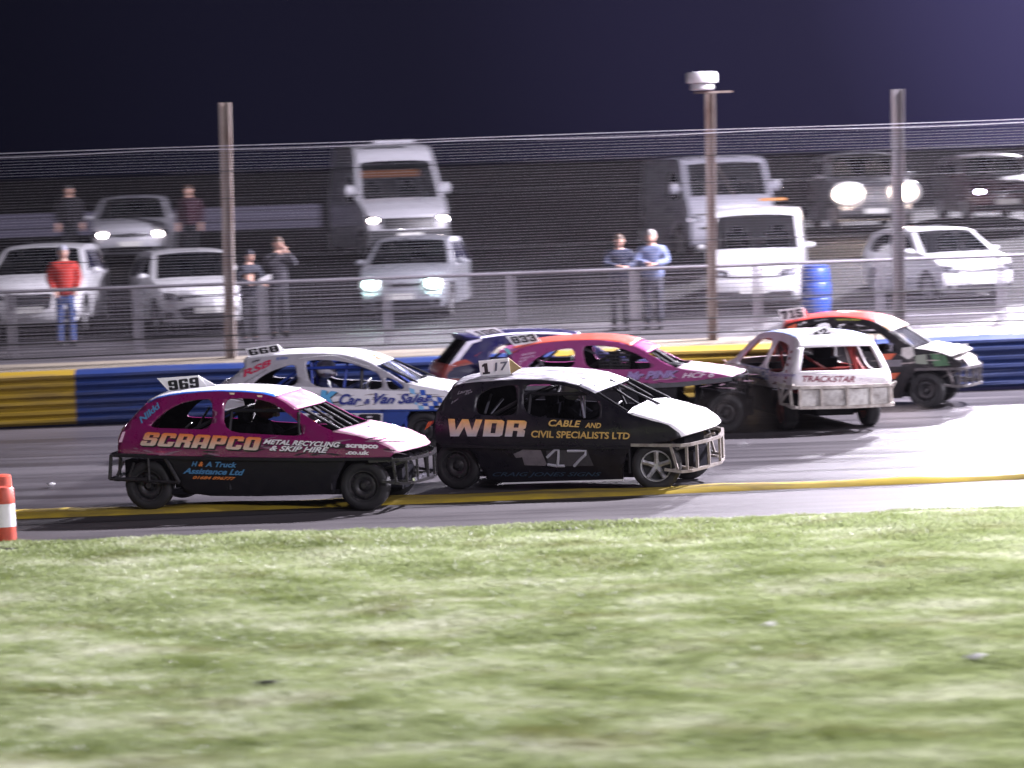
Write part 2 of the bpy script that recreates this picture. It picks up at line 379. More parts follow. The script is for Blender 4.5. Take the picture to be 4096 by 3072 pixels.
# kerb : a low painted kerb, worn and lumpy
def kerb():
    m = mat('worn yellow kerb paint', (0.36, 0.265, 0.025), 0.9, dirt=0.9, dcol=(0.07, 0.055, 0.035), spec=.15, scale=1.1, stretch=(0.5, 3, 1), dlo=0.42, dhi=0.66, bump=0.4)
    v = []; f = []; n = 160
    for i in range(n+1):
        x = -16+34*i/n; y0 = 36.25+0.035*x
        wd = 0.62 if x < 1 else max(0.24, 0.62-(x-1)*0.08)
        h = 0.055+0.012*math.sin(x*3.1)+0.01*random.random()
        for (dy, z) in ((-wd/2, -0.01), (-wd/2+0.05, h*0.7), (0, h), (wd/2-0.05, h*0.8), (wd/2, -0.01)):
            v.append((x, y0+dy, z))
    for i in range(n):
        for j in range(4):
            a = i*5+j; f.append((a, a+1, a+6, a+5))
    o = mesh_from('kerb', v, f, m, smooth=True); o['kind'] = 'structure'
kerb()
# grass
def grass():
    gm = mat('lawn soil and moss', (0.16, 0.20, 0.07), 0.9, dirt=0.7, dcol=(0.26, 0.31, 0.13), scale=0.9, bump=0.6)
    v = []; f = []; xs = np.linspace(-26, 26, 105); ys = np.linspace(8, 33.5, 103)
    for y in ys:
        for x in xs:
            edge = 0.0 if y < 33.3 else -0.05
            yy = y+ (0.10*math.sin(x*1.7)+0.07*math.sin(x*4.3+1)) * (1 if y > 33 else 0)
            z = 0.012+0.03*math.sin(x*0.9+y*0.5)*math.sin(y*0.8)+0.012*math.sin(x*3.1+y*2.2)
            z -= .012
            v.append((x, yy, z+edge))
    nx = len(xs)
    for j in range(len(ys)-1):
        for i in range(nx-1):
            a = j*nx+i; f.append((a, a+1, a+nx+1, a+nx))
    o = mesh_from('grass_base', v, f, gm, smooth=True); o['kind'] = 'structure'
    # blades
    N = 330000
    rx = np.random.uniform(-0.24, 0.24, N); ry = 17.5+16.1*np.random.uniform(0, 1, N)**0.8
    X = rx*ry+np.random.uniform(-1.5, 1.5, N)*0.5; Y = ry
    Y = np.minimum(Y, 33.5+0.10*np.sin(X*1.7)+0.07*np.sin(X*4.3+1)-np.random.uniform(0, .12, N))
    lump = (np.sin(X*5.3+2*np.sin(Y*3.7))+np.sin(Y*7.9+X*1.4+1.5*np.sin(X*4.8))+np.sin(X*11.7-Y*6.3))/3
    h = (0.022+0.012*lump+np.random.uniform(0, 0.022, N)); h = np.maximum(h, 0.012)
    Z = 0.012+0.03*np.sin(X*0.9+Y*0.5)*np.sin(Y*0.8)+0.012*np.sin(X*3.1+Y*2.2); Z = np.where(Y > 33, 0.0, Z)
    an = np.random.uniform(0, 2*np.pi, N); wd = np.random.uniform(0.006, 0.016, N)*(1+0.3*(Y < 26))
    lean = np.random.uniform(0.2, 1.4, N)*h; la = np.random.uniform(0, 2*np.pi, N)
    V = np.empty((N, 3, 3))
    V[:, 0] = np.stack([X-wd*np.cos(an), Y-wd*np.sin(an), Z-0.01], 1)
    V[:, 1] = np.stack([X+wd*np.cos(an), Y+wd*np.sin(an), Z-0.01], 1)
    V[:, 2] = np.stack([X+lean*np.cos(la), Y+lean*np.sin(la), Z+h], 1)
    me = bpy.data.meshes.new('lawn_grass'); me.vertices.add(3*N); me.vertices.foreach_set('co', V.reshape(-1))
    me.loops.add(3*N); me.loops.foreach_set('vertex_index', np.arange(3*N, dtype=np.int32))
    me.polygons.add(N); me.polygons.foreach_set('loop_start', np.arange(0, 3*N, 3, dtype=np.int32)); me.polygons.foreach_set('loop_total', np.full(N, 3, dtype=np.int32))
    me.update()
    m = bpy.data.materials.new('lawn blades'); m.use_nodes = True; n = m.node_tree; b = n.nodes['Principled BSDF']
    geo = n.nodes.new('ShaderNodeTexCoord')
    no = n.nodes.new('ShaderNodeTexNoise'); no.inputs['Scale'].default_value = 1.5; no.inputs['Detail'].default_value = 7; no.inputs['Roughness'].default_value = .6
    mp = n.nodes.new('ShaderNodeMapping'); mp.inputs['Scale'].default_value = (0.45, 0.8, 1)
    n.links.new(geo.outputs['Object'], mp.inputs[0]); n.links.new(mp.outputs[0], no.inputs['Vector'])
    gi = n.nodes.new('ShaderNodeNewGeometry')
    cr = n.nodes.new('ShaderNodeValToRGB'); ce = cr.color_ramp
    ce.elements[0].position = 0.30; ce.elements[0].color = (0.16, 0.21, 0.055, 1)
    ce.elements[1].position = 0.68; ce.elements[1].color = (0.60, 0.63, 0.46, 1)
    q = ce.elements.new(0.5); q.color = (0.35, 0.415, 0.195, 1)
    ad = n.nodes.new('ShaderNodeMath'); ad.operation = 'MULTIPLY_ADD'; ad.inputs[1].default_value = 0.09; 
    n.links.new(gi.outputs['Random Per Island'], ad.inputs[0])
    sb = n.nodes.new('ShaderNodeMath'); sb.operation = 'SUBTRACT'; sb.inputs[1].default_value = 0.045
    n.links.new(no.outputs['Fac'], sb.inputs[0]); n.links.new(sb.outputs[0], ad.inputs[2])
    nb = n.nodes.new('ShaderNodeTexNoise'); nb.inputs['Scale'].default_value = 1.1; nb.inputs['Detail'].default_value = 6; nb.inputs['Roughness'].default_value = .7
    mpb = n.nodes.new('ShaderNodeMapping'); mpb.inputs['Location'].default_value = (31, 7, 0); mpb.inputs['Scale'].default_value = (.6, 1, 1); n.links.new(geo.outputs['Object'], mpb.inputs[0]); n.links.new(mpb.outputs[0], nb.inputs['Vector'])
    rb_ = n.nodes.new('ShaderNodeMapRange'); rb_.inputs[1].default_value = .52; rb_.inputs[2].default_value = .72; rb_.inputs[3].default_value = 0; rb_.inputs[4].default_value = .75; n.links.new(nb.outputs['Fac'], rb_.inputs[0])
    mb_ = n.nodes.new('ShaderNodeMix'); mb_.data_type = 'RGBA'; mb_.inputs[7].default_value = (.17, .16, .05, 1); n.links.new(rb_.outputs[0], mb_.inputs[0]); n.links.new(cr.outputs[0], mb_.inputs[6])
    n.links.new(ad.outputs[0], cr.inputs[0]); n.links.new(mb_.outputs[2], b.inputs['Base Color'])
    b.inputs['Roughness'].default_value = 0.5
    b.inputs['Transmission Weight'].default_value = 0.0
    tl = n.nodes.new('ShaderNodeBsdfTranslucent'); n.links.new(mb_.outputs[2], tl.inputs[0]); mx = n.nodes.new('ShaderNodeMixShader'); mx.inputs[0].default_value = 0.4
    n.links.new(b.outputs[0], mx.inputs[1]); n.links.new(tl.outputs[0], mx.inputs[2]); n.links.new(mx.outputs[0], n.nodes['Material Output'].inputs[0])
    o = link('lawn_grass', me, m); tag(o, 'pale frosty green infield grass across the foreground', 'grass', None, 'stuff')
grass()
def litter():
    for k, (x, y) in enumerate([(1660, 1355), (2110, 1420), (582, 1480), (110, 1048)]):
        p = atv(x, y, z=0.03); mb = MB()
        for i in range(5):
            mb.box((random.uniform(-.05, .05), random.uniform(-.03, .03), random.uniform(0, .03)), (random.uniform(.05, .12), .05, .012), Matrix.Rotation(random.uniform(0, 3), 3, 'Z') @ Matrix.Rotation(random.uniform(-.6, .6), 3, 'X'))
        o = mb.build('litter', WHITE if k != 2 else DARK); o.location = p
        tag(o, ['crumpled white scrap on the grass below the white race car', 'small pale scrap at the right edge of the grass',
                'dark clod on the grass in the lower left', 'thin white strip lying on the track beside the red marker'][k], 'litter')
litter()
# ------------------------------------------------------------------ crash barrier
def barrier():
    Yl = mat('faded yellow barrier paint', (0.27, 0.18, 0.014), 0.55, 0.1, dirt=0.85, dcol=(0.08, 0.055, 0.03), scale=2.2, stretch=(0.4, 1, 4), bump=0.2)
    Bl = mat('scuffed blue barrier paint', (0.010, 0.027, 0.12), 0.5, 0.1, dirt=0.7, dcol=(0.022, 0.026, 0.045), scale=2.2, stretch=(0.4, 1, 4), bump=0.2)
    def xa(vx): return (vx*VK-2048)/F*49.35
    secs = [(-22, xa(170), Yl, 'yellow steel crash barrier at the left end of the track'),
            (xa(170), xa(1200), Bl, 'long blue crash barrier behind the silver and magenta race cars'),
            (xa(1200), xa(1893), Yl, 'yellow crash barrier behind the pink and white race cars'),
            (xa(1893), 24, Bl, 'blue crash barrier right of the red roofed race car')]
    prof = []
    for k in range(3):
        z0 = 0.04+k*0.285
        prof += [(0.0, z0), (-0.07, z0+0.05), (-0.07, z0+0.09), (-0.005, z0+0.135), (-0.07, z0+0.18), (-0.07, z0+0.22), (0.0, z0+0.27)]
    prof += [(0.04, 0.90), (0.30, 0.90), (0.30, 0.80)]
    for (x0, x1, m, lab) in secs:
        root = empty('crash_barrier', Matrix.Translation((0, 0, 0)), lab, 'barrier', 'crash barriers around the track')
        L = x1-x0; n = max(1, round(L/3.6)); 
        for i in range(n):
            a = x0+L*i/n; b = x0+L*(i+1)/n; mb = MB(); dent = random.uniform(-.015, .015)
            S = 6; v = []; f = []
            for s in range(S+1):
                x = a+(b-a)*s/S
                if s == S and i < n-1: x += 0.04
                for (dy, z) in prof: v.append((x, armY(x)+dy+dent+random.uniform(-.006, .006)-0.004*(i % 2), z+random.uniform(-.004, .004)+0.01*math.sin(x*0.9)))
            P = len(prof)
            for s in range(S):
                for j in range(P-1):
                    q = s*P+j; f.append((q, q+P, q+P+1, q+1))
            mb.add(v, f)
            mb.build('barrier_panel', m, root, smooth=False)
        for i in range(n+1):
            x = x0+L*i/n
            if i == n: continue
            mb = MB(); mb.box((x+.2, armY(x)+0.12, 0.45), (0.12, 0.12, 0.88)); mb.build('barrier_post', STEEL, root)
barrier()
# ------------------------------------------------------------------ catch fence
def fence():
    galv = mat('galvanised wire', (0.48, 0.46, 0.52), 0.4, 0.5)
    blk = mat('black steel cable', (0.01, 0.01, 0.012), 0.5)
    rust = mat('rust streaked pole', (0.24, 0.20, 0.18), 0.7, 0.1, dirt=0.9, dcol=(0.10, 0.045, 0.028), scale=3, stretch=(3, 3, 0.5))
    greyp = mat('weathered grey pole', (0.10, 0.095, 0.105), 0.7, 0.1, dirt=0.7, dcol=(0.2, 0.15, 0.14), scale=3, stretch=(3, 3, 0.5))
    root = empty('catch_fence', None, 'tall wire catch fence on rusty poles behind the crash barrier', 'fence')
    def fy(x): return armY(x)+1.15
    mb = MB(); z0 = 1.02; z1 = 4.42; n = 72
    for i in range(n+1):
        z = z0+(z1-z0)*i/n
        pts = [(x, fy(x), z+0.006*math.sin(x*0.8)) for x in np.linspace(-15, 15, 21)]
        mb.tube(pts, 0.0020 if i < n else 0.007, 4)
    pts = [(x, fy(x)-0.02, z1-0.035-0.035*abs(math.sin(x*0.62+.4))) for x in np.linspace(-15, 15, 61)]
    mb.tube(pts, 0.007, 4)
    mb.build('wire_mesh', galv, root)
    for z, r in ((1.06, .012), (1.30, .012), (1.62, .011), (2.60, .006), (4.0, .006), (3.55, .005)):
        c = MB(); c.tube([(x, fy(x)-0.03, z+0.01*math.sin(x)) for x in np.linspace(-15, 15, 25)], r, 5); c.build('tension_cable', blk, root)
    def pole(vx, ztop, m, wd, thin=0.0):
        x = atv(vx, 460, Y=fy(0)).x; x = atv(vx, 460, Y=fy(x)).x
        p = MB(); y = fy(x)+0.10; ln = 0.018
        # H section pole leaning very slightly
        zb = 0.86
        for (cx, cy, dx, dy) in ((-wd/2+.012, 0, .024, .14), (wd/2-.012, 0, .024, .14), (0, 0, wd-.05, .02)):
            h = ztop-zb; mbx = []
            vs = []
            for zz in (zb, ztop):
                for sx in (-1, 1):
                    for sy in (-1, 1):
                        vs.append((x+cx+sx*dx/2+ln*(zz-2.5), y+cy+sy*dy/2, zz))
            p.add(vs, [(0, 1, 3, 2), (4, 6, 7, 5), (0, 4, 5, 1), (2, 3, 7, 6), (0, 2, 6, 4), (1, 5, 7, 3)])
        po = p.build('fence_post', m, root)
        return x, y, po
    pole(488, 5.13, rust, 0.17)
    x, y, po = pole(1536, 5.02, rust, 0.155)
    mb = MB(); mb.box((x+.10, y-.01, 5.04), (0.62, 0.10, 0.035)); mb.tube([(x+.04, y, 3.0+1.0), (x+.45, y+.05, 3.2), (x+1.1, y+.1, 3.0)], 0.004, 4); mb.build('crossbar', rust, po)
    pole(1941, 4.99, greyp, 0.20)
    for x in (-14.5, 13.2):
        pole((x*F/50.5+2048)/VK-8, 5.0, rust, 0.16)
    # lamp-like housing on the middle pole
    h = MB(); hx = atv(1513, 190, Y=50.6).x
    top = empty('camera_housing', Matrix.Translation((hx+.03, 50.70, 5.075)), 'white round camera housing on the crossbar of the middle fence pole', 'camera')
    a = MB(); a.lathe([(0, .001), (0, .17), (.02, .19), (.09, .19), (.12, .17), (.12, .13)], (0, 0, 0), 'z', 24); a.build('mount', mat('housing grey', (.45, .44, .47), .5), top, True)
    b = MB(); b.lathe([(.12, .001), (.12, .24), (.15, .255), (.27, .255), (.30, .235), (.31, .001)], (0, 0, 0), 'z', 28); b.build('cover', mat('housing white', (.75, .73, .78), .4), top, True)
fence()
# ------------------------------------------------------------------ spectator rail
def rail():
    g = mat('galvanised rail tube', (0.24, 0.23, 0.26), 0.45, 0.5, dirt=0.5, dcol=(0.15, 0.14, 0.14), scale=5)
    gm = mat('rail mesh grey', (0.17, 0.16, 0.185), 0.6, 0.3)
    def ry(x): return armY(x)+2.35
    xs = np.arange(-14.7, 15, 2.1)
    for i in range(len(xs)-1):
        a, b = xs[i], xs[i+1]; c = (a+b)/2
        root = empty('barrier_rail', None, None, None)
        if -9 < c < 9.5:
            pos = 'rail panel'
        names = {}
        f = MB()
        za, zb = gz(a, ry(a)), gz(b, ry(b)); H = 1.12
        f.tube([(a, ry(a), za+H), (b, ry(b), zb+H)], 0.026, 8)
        f.tube([(a, ry(a), za+.14), (b, ry(b), zb+.14)], 0.018, 6); f.build('frame', g, root, True)
        f = MB(); f.box((a, ry(a)+.02, za+H/2), (0.055, 0.055, H)); f.build('post', g, root)
        f = MB(); f.box((a+.09, ry(a)+.02, za+H/2-.02), (0.035, 0.035, H-.06)); f.build('post', g, root)
        f = MB()
        for k in range(20):
            x = a+(b-a)*(k+.5)/20; f.box((x, ry(x), (za+zb)/2+.63), (0.009, 0.008, 0.97))
        for k in range(14):
            z = .18+k*.07; f.tube([(a, ry(a), za+z), (b, ry(b), zb+z)], 0.006, 4)
        f.build('mesh_infill', gm, root)
        desc = ['beyond the left edge of the view', 'at the left edge in front of the white estate car', 'in front of the man in the red jacket', 'in front of the white hatchback at left',
                'right of the left fence pole below two dark coats', 'below the left headlight of the silver car', 'in front of the silver car with lit headlights', 'in the empty gap right of the silver car',
                'left of the couple leaning on it', 'with the leaning couple behind it', 'in front of the small white van', 'in front of the blue barrel', 'in front of the white car at right', 'at the right edge of the view', 'beyond the right edge']
        root['label'] = 'grey mesh crowd rail panel '+desc[min(i, len(desc)-1)]; root['category'] = 'railing'; root['group'] = 'crowd rail panels along the spectator path'
rail()
# ------------------------------------------------------------------ hoarding far left, barrel, markers
def misc():
    hw = mat('pale hoarding board', (0.085, 0.08, 0.12), 0.7, dirt=0.6, dcol=(0.045, 0.04, 0.06), scale=0.7, stretch=(0.3, 1, 6))
    a = MB(); x0 = -22; x1 = (705*VK-2048)/F*77; zt = 3.12
    a.box(((x0+x1)/2, 77, 2.86), (x1-x0, .05, .24)); a.box(((x0+x1)/2, 77.03, 2.62), (x1-x0, .04, .20))
    root = empty('low_hoarding', None, 'long pale hoarding fence behind the back row of cars at left', 'hoarding')
    a.cur = 0; a.build('board', hw, root)
    for x in np.arange(x0+.3, x1, 2.4):
        p = MB(); p.box((x, 77.09, 2.6), (.09, .09, .75)); p.build('post', STEEL, root)
    a = MB(); a.box(((x0+x1)/2, 77, 3.05), (x1-x0, .03, .11)); a.build('board', hw, root)
    # barrel
    bx = atv(1762, 640, Y=54.2); zg = gz(bx.x, 54.2)
    root = empty('plastic_barrel', Matrix.Translation((bx.x, 54.2, zg)), 'blue plastic barrel standing between the small white van and the white car', 'barrel')
    BL = mat('blue plastic', (0.012, 0.065, 0.36), 0.4)
    b = MB(); b.lathe([(0, .001), (0, .23), (.03, .25), (.25, .265), (.27, .25), (.30, .27), (.52, .27), (.55, .25), (.58, .265), (.78, .24), (.82, .21), (.82, .001)], (0, 0, 0), 'z', 26); b.build('drum', BL, root, True)
    b = MB(); b.lathe([(.80, .001), (.80, .23), (.85, .23), (.85, .001)], (0, 0, 0), 'z', 26); b.build('lid', mat('blue lid', (.015, .06, .35), .4), root, True)
    # marker posts on the left
    red = mat('marker red', (.52, .07, .035), .5, dirt=.4, scale=8); wh = mat('marker white', (.75, .74, .76), .5, dirt=.3, scale=8, dcol=(.4, .36, .35))
    p = atv(10, 1168, z=0); 
    def marker(p, label, h, r):
        root = empty('track_marker', Matrix.Translation((p.x, p.y, 0)), label, 'bollard', 'red and white track markers')
        b = MB(); b.lathe([(0, .001), (0, r), (h*.27, r*.97)], (0, 0, 0), 'z', 22); b.build('lower_band', red, root, True)
        b = MB(); b.lathe([(h*.27, r*.99), (h*.70, r*.95)], (0, 0, 0), 'z', 22); b.build('white_band', wh, root, True)
        b = MB(); b.lathe([(h*.70, r*.97), (h*.97, r*.92), (h, r*.8), (h, .001)], (0, 0, 0), 'z', 22); b.build('upper_band', red, root, True)
    marker(p, 'red and white bollard at the grass edge in the left corner', .60, .135)
    p = atv(3, 1112, z=0); marker(p, 'faded red bollard just behind the red and white bollard at left', .48, .15)
misc()

# ------------------------------------------------------------------ people
def skin(name, V, E, Rr, root, m, parent, sub=1):
    me = bpy.data.meshes.new(name); me.from_pydata([tuple(v) for v in V], E, []); me.update()
    o = bpy.data.objects.new(name, me); COL.objects.link(o)
    md = o.modifiers.new('s', 'SKIN'); 
    for i, r in enumerate(Rr):
        sv = me.skin_vertices[0].data[i]; sv.radius = (r, r) if not isinstance(r, tuple) else r
        sv.use_root = (i == root)
    md.use_smooth_shade = True; ms = o.modifiers.new('ss', 'SUBSURF'); ms.levels = sub; ms.render_levels = sub
    dg = bpy.context.evaluated_depsgraph_get(); me2 = bpy.data.meshes.new_from_object(o.evaluated_get(dg))
    bpy.data.objects.remove(o); me2.name = name
    me2.materials.clear()
    return link(name, me2, m, parent)
ARMS = {
 'pockets': {1: [(.25, .03, 1.16), (.19, -.12, .98)], -1: [(-.25, .03, 1.16), (-.19, -.12, .98)]},
 'rail': {1: [(.27, -.12, 1.18), (.06, -.36, 1.14)], -1: [(-.27, -.12, 1.18), (-.06, -.33, 1.16)]},
 'camera': {1: [(.26, -.16, 1.24), (.06, -.22, 1.48)], -1: [(-.26, -.16, 1.24), (-.05, -.22, 1.46)]},
 'paper': {1: [(.26, -.05, 1.17), (.16, -.30, 1.10)], -1: [(-.26, -.03, 1.17), (-.10, -.28, 1.12)]},
 'side': {1: [(.26, .02, 1.14), (.26, -.04, .90)], -1: [(-.26, .02, 1.14), (-.26, -.04, .90)]},
}
def person(loc, yaw, label, jacket, trousers, hair, arms='side', h=1.72, cap=None, group=None, lean=0.0, hairlong=False, lean_z=0):
    k = h/1.72
    M = Matrix.Translation(loc) @ Matrix.Rotation(yaw, 4, 'Z') @ Matrix.Scale(k, 4)
    root = empty('person', M, label, 'person', group)
    def L(p):  # lean the upper body forward (toward -y) above the hips
        x, y, z = p
        if z > .93: y -= (z-.93)*math.sin(lean); z = .93+(z-.93)*math.cos(lean)
        return (x, y, z)
    V = [(0, 0, .93), (0, 0, 1.10), (0, .01, 1.30), (0, .01, 1.43), (0, .0, 1.50), (0, -.01, 1.56)]; E = [(0, 1), (1, 2), (2, 3), (3, 4), (4, 5)]
    Rr = [(.11, .08), (.10, .075), (.11, .08), (.065, .05), (.05, .05), (.055, .06)]
    J = [[], [], []]; TR = []
    A = ARMS[arms]
    for s in (1, -1):
        i0 = len(V); el, wr = A[s]
        V += [(s*.17, .01, 1.40), el, wr]; Rr += [.055, .04, .028]; E += [(3, i0), (i0, i0+1), (i0+1, i0+2)]
        d = (Vector(wr)-Vector(el)).normalized(); palm = Vector(wr)+d*.07
        V.append(tuple(palm)); Rr.append((.035, .018)); E.append((i0+2, i0+3))
        side = d.cross(Vector((0, 0, 1))); side = side.normalized() if side.length > .1 else Vector((0, 1, 0))
        dn = Vector((0, 0, -1)) if abs(d.z) < .8 else Vector((0, -1, 0))
        for q, fl in enumerate((.065, .075, .07, .055)):
            b0 = palm+d*.03+side*(q-1.5)*.02; m1 = b0+d*fl*.6; m2 = m1+(d*.6+dn*.8).normalized()*fl*.5
            j = len(V); V += [tuple(b0), tuple(m1), tuple(m2)]; Rr += [.009, .008, .007]; E += [(i0+3, j), (j, j+1), (j+1, j+2)]
        tb = Vector(wr)+d*.03+side*.03*s; j = len(V); V += [tuple(tb), tuple(tb+side*.025*s+d*.04)]; Rr += [.011, .009]; E += [(i0+2, j), (j, j+1)]
        i1 = len(V)
        V += [(s*.09, 0, .86), (s*.10, -.015, .50), (s*.105, .02, .09), (s*.115, -.13, .04)]; Rr += [.085, .055, .04, .035]
        E += [(0, i1), (i1, i1+1), (i1+1, i1+2), (i1+2, i1+3)]
    V = [L(p) for p in V]
    body = skin('body', V, E, Rr, 0, SKIN, root)
    # head, face, ears shaped into the same mesh
    hb = MB(); hc = Vector(L((0, -.02, 1.615)))
    n = 16; mm = 12; base = len(hb.v)
    for i in range(mm+1):
        t = math.pi*i/mm
        for j in range(n):
            p = 2*math.pi*j/n; x = .077*math.sin(t)*math.cos(p); y = .098*math.sin(t)*math.sin(p); z = .118*math.cos(t)
            if z < 0: x *= (1+z*2.2); y = y*(1+z*1.0)
            if y < 0:   # face side
                if abs(x) < .018 and -.045 < z < .015: y -= .022*(1-abs(z+.02)/.05)
                if .008 < abs(x) < .05 and abs(z-.012) < .02: y += .010
                if abs(x) < .03 and abs(z+.062) < .012: y -= .006
            hb.v.append(hc+Vector((x, y, z)))
    for i in range(mm):
        for j in range(n):
            hb.f.append([i*n+j, i*n+(j+1) % n, (i+1)*n+(j+1) % n, (i+1)*n+j]); hb.mi.append(0)
    for s in (-1, 1): hb.ball(hc+Vector((s*.079, .01, -.005)), (.012, .02, .032), 8, 6)
    hb.cur = 1
    for s in (-1, 1): hb.ball(hc+Vector((s*.03, -.087, .012)), (.011, .007, .007), 8, 5)
    hb.cur = 2; hb.ball(hc+Vector((0, -.088, -.062)), (.024, .008, .006), 8, 5)
    ho = hb.build('head', [SKIN, mat('eye dark', (.03, .025, .02), .3), mat('lips', (.4, .16, .14), .5)], None, True)
    bm = bmesh.new(); bm.from_mesh(body.data); nb = len(bm.faces)
    bm.from_mesh(ho.data); me = body.data; bm.to_mesh(me); bm.free(); bpy.data.objects.remove(ho)
    me.materials.append(_m['eye dark']); me.materials.append(_m['lips'])
    # hair or cap
    hr = MB()
    for i in range(8):
        pass
    prof = []
    cm = cap or hair
    r = 1.10
    for i in range(mm+1):
        t = math.pi*i/mm
        for j in range(n):
            p = 2*math.pi*j/n; x = .080*r*math.sin(t)*math.cos(p); y = .102*r*math.sin(t)*math.sin(p); z = .122*r*math.cos(t)
            lim = .035 if y < -.02 else (-.09 if not hairlong else -.2)
            if y > -.02 and z < lim: z = lim; 
            if y < -.02 and z < lim: z = lim+.0; x *= .9; y *= .9
            hr.v.append(hc+Vector((x, y+.004, z)))
    for i in range(mm):
        for j in range(n):
            hr.f.append([i*n+j, i*n+(j+1) % n, (i+1)*n+(j+1) % n, (i+1)*n+j]); hr.mi.append(0)
    ob = hr.build('cap' if cap else 'hair', cm, root, True)
    # jacket
    JV = [(0, 0, .80), (0, 0, 1.06), (0, .01, 1.30), (0, .01, 1.42), (0, .01, 1.47)]; JE = [(0, 1), (1, 2), (2, 3), (3, 4)]
    JR = [(.215, .165), (.21, .16), (.215, .16), (.13, .115), (.08, .08)]
    for s in (1, -1):
        el, wr = A[s]; i0 = len(JV); d = (Vector(wr)-Vector(el)).normalized()
        JV += [(s*.175, .01, 1.38), ((s*.175+el[0])/2+s*.01, (el[1]+.01)/2, (1.38+el[2])/2), el, tuple(Vector(wr)-d*.01)]; JR += [.092, .082, .074, .056]
        JE += [(3, i0), (i0, i0+1), (i0+1, i0+2), (i0+2, i0+3)]
    skin('jacket', [L(p) for p in JV], JE, JR, 0, jacket, root)
    TV = [(0, 0, .97), (0, 0, .90)]; TE = [(0, 1)]; TRr = [(.155, .115), (.15, .12)]
    for s in (1, -1):
        i0 = len(TV); TV += [(s*.09, 0, .80), (s*.10, -.015, .48), (s*.105, .015, .12), (s*.105, .01, .07)]; TRr += [.098, .07, .062, .06]
        TE += [(1, i0), (i0, i0+1), (i0+1, i0+2), (i0+2, i0+3)]
    skin('trousers', TV, TE, TRr, 0, trousers, root)
    for s in (1, -1):
        skin('shoe', [(s*.105, .05, .05), (s*.108, -.03, .05), (s*.115, -.15, .035)], [(0, 1), (1, 2)], [.062, .062, .052], 0, DARK, root)
    return root
def cloth(name, col, **k): return mat('cloth '+name, col, 0.85, 0, 0.35, dcol=tuple(c*.5 for c in col), scale=14, bump=.3, **k)
def people():
    HB = mat('brown hair', (.07, .04, .025), .6); HG = mat('grey hair', (.28, .26, .25), .6); HBk = mat('dark hair', (.02, .018, .018), .6)
    p = atv(145, 757, Y=52.6); 
    person((p.x, 52.6, gz(p.x, 52.6)), R_(14), 'man in a red padded jacket, grey hat and jeans behind the rail', cloth('red', (.36, .025, .018)), cloth('jeans', (.05, .08, .22)), HG, 'pockets', 1.73, cap=cloth('greyhat', (.35, .35, .42)))
    dk = cloth('navy', (.014, .015, .026)); dk2 = cloth('charcoal', (.022, .020, .028)); tr = cloth('dark trousers', (.008, .008, .012))
    p = atv(535, 600, Y=52.4)
    person((p.x, 52.4, gz(p.x, 52.4)), R_(35), 'person in a dark coat holding a pale paper, right of the fence pole', dk, tr, HBk, 'paper', 1.58, lean=.1, cap=cloth('black hat', (.02, .02, .03)), group='spectators at the rail')
    p = atv(600, 600, Y=52.9)
    person((p.x, 52.9, gz(p.x, 52.9)), R_(30), 'taller person in a dark coat with hands raised to the face', dk2, tr, HB, 'camera', 1.74, lean=.05, group='spectators at the rail')
    p = atv(1336, 600, Y=52.6)
    person((p.x, 52.55, gz(p.x, 52.55)), R_(8), 'woman with brown hair and dark coat leaning on the rail', cloth('dark blue', (.018, .023, .05)), tr, HB, 'rail', 1.66, lean=.22, hairlong=True, group='spectators at the rail')
    p = atv(1410, 600, Y=52.6)
    person((p.x, 52.6, gz(p.x, 52.6)), R_(-6), 'grey haired man in a pale blue jacket leaning on the rail', cloth('pale blue', (.13, .16, .28)), cloth('slate trousers', (.02, .022, .036)), HG, 'rail', 1.71, lean=.2, group='spectators at the rail')
    p = atv(148, 410, Y=67); person((p.x, 67, gz(p.x, 67)), R_(10), 'dim figure in black standing left of the white saloon in the back row', mat('black coat', (.006, .005, .009), .9), tr, HBk, 'side', 1.8)
    p = atv(408, 430, Y=66); person((p.x, 66, gz(p.x, 66)), R_(-12), 'dim figure in a maroon coat right of the white saloon in the back row', cloth('maroon', (.035, .008, .018)), tr, HB, 'side', 1.74)
    pp = atv(572, 603, Y=52.0); o = MB(); o.box((0, 0, 0), (.22, .004, .14), Matrix.Rotation(.9, 3, 'X') @ Matrix.Rotation(.5, 3, 'Z')); q = o.build('programme', WHITE); q.location = (pp.x, 52.1, pp.z); tag(q, 'pale folded programme held above the rail by the person in black', 'paper')
people()

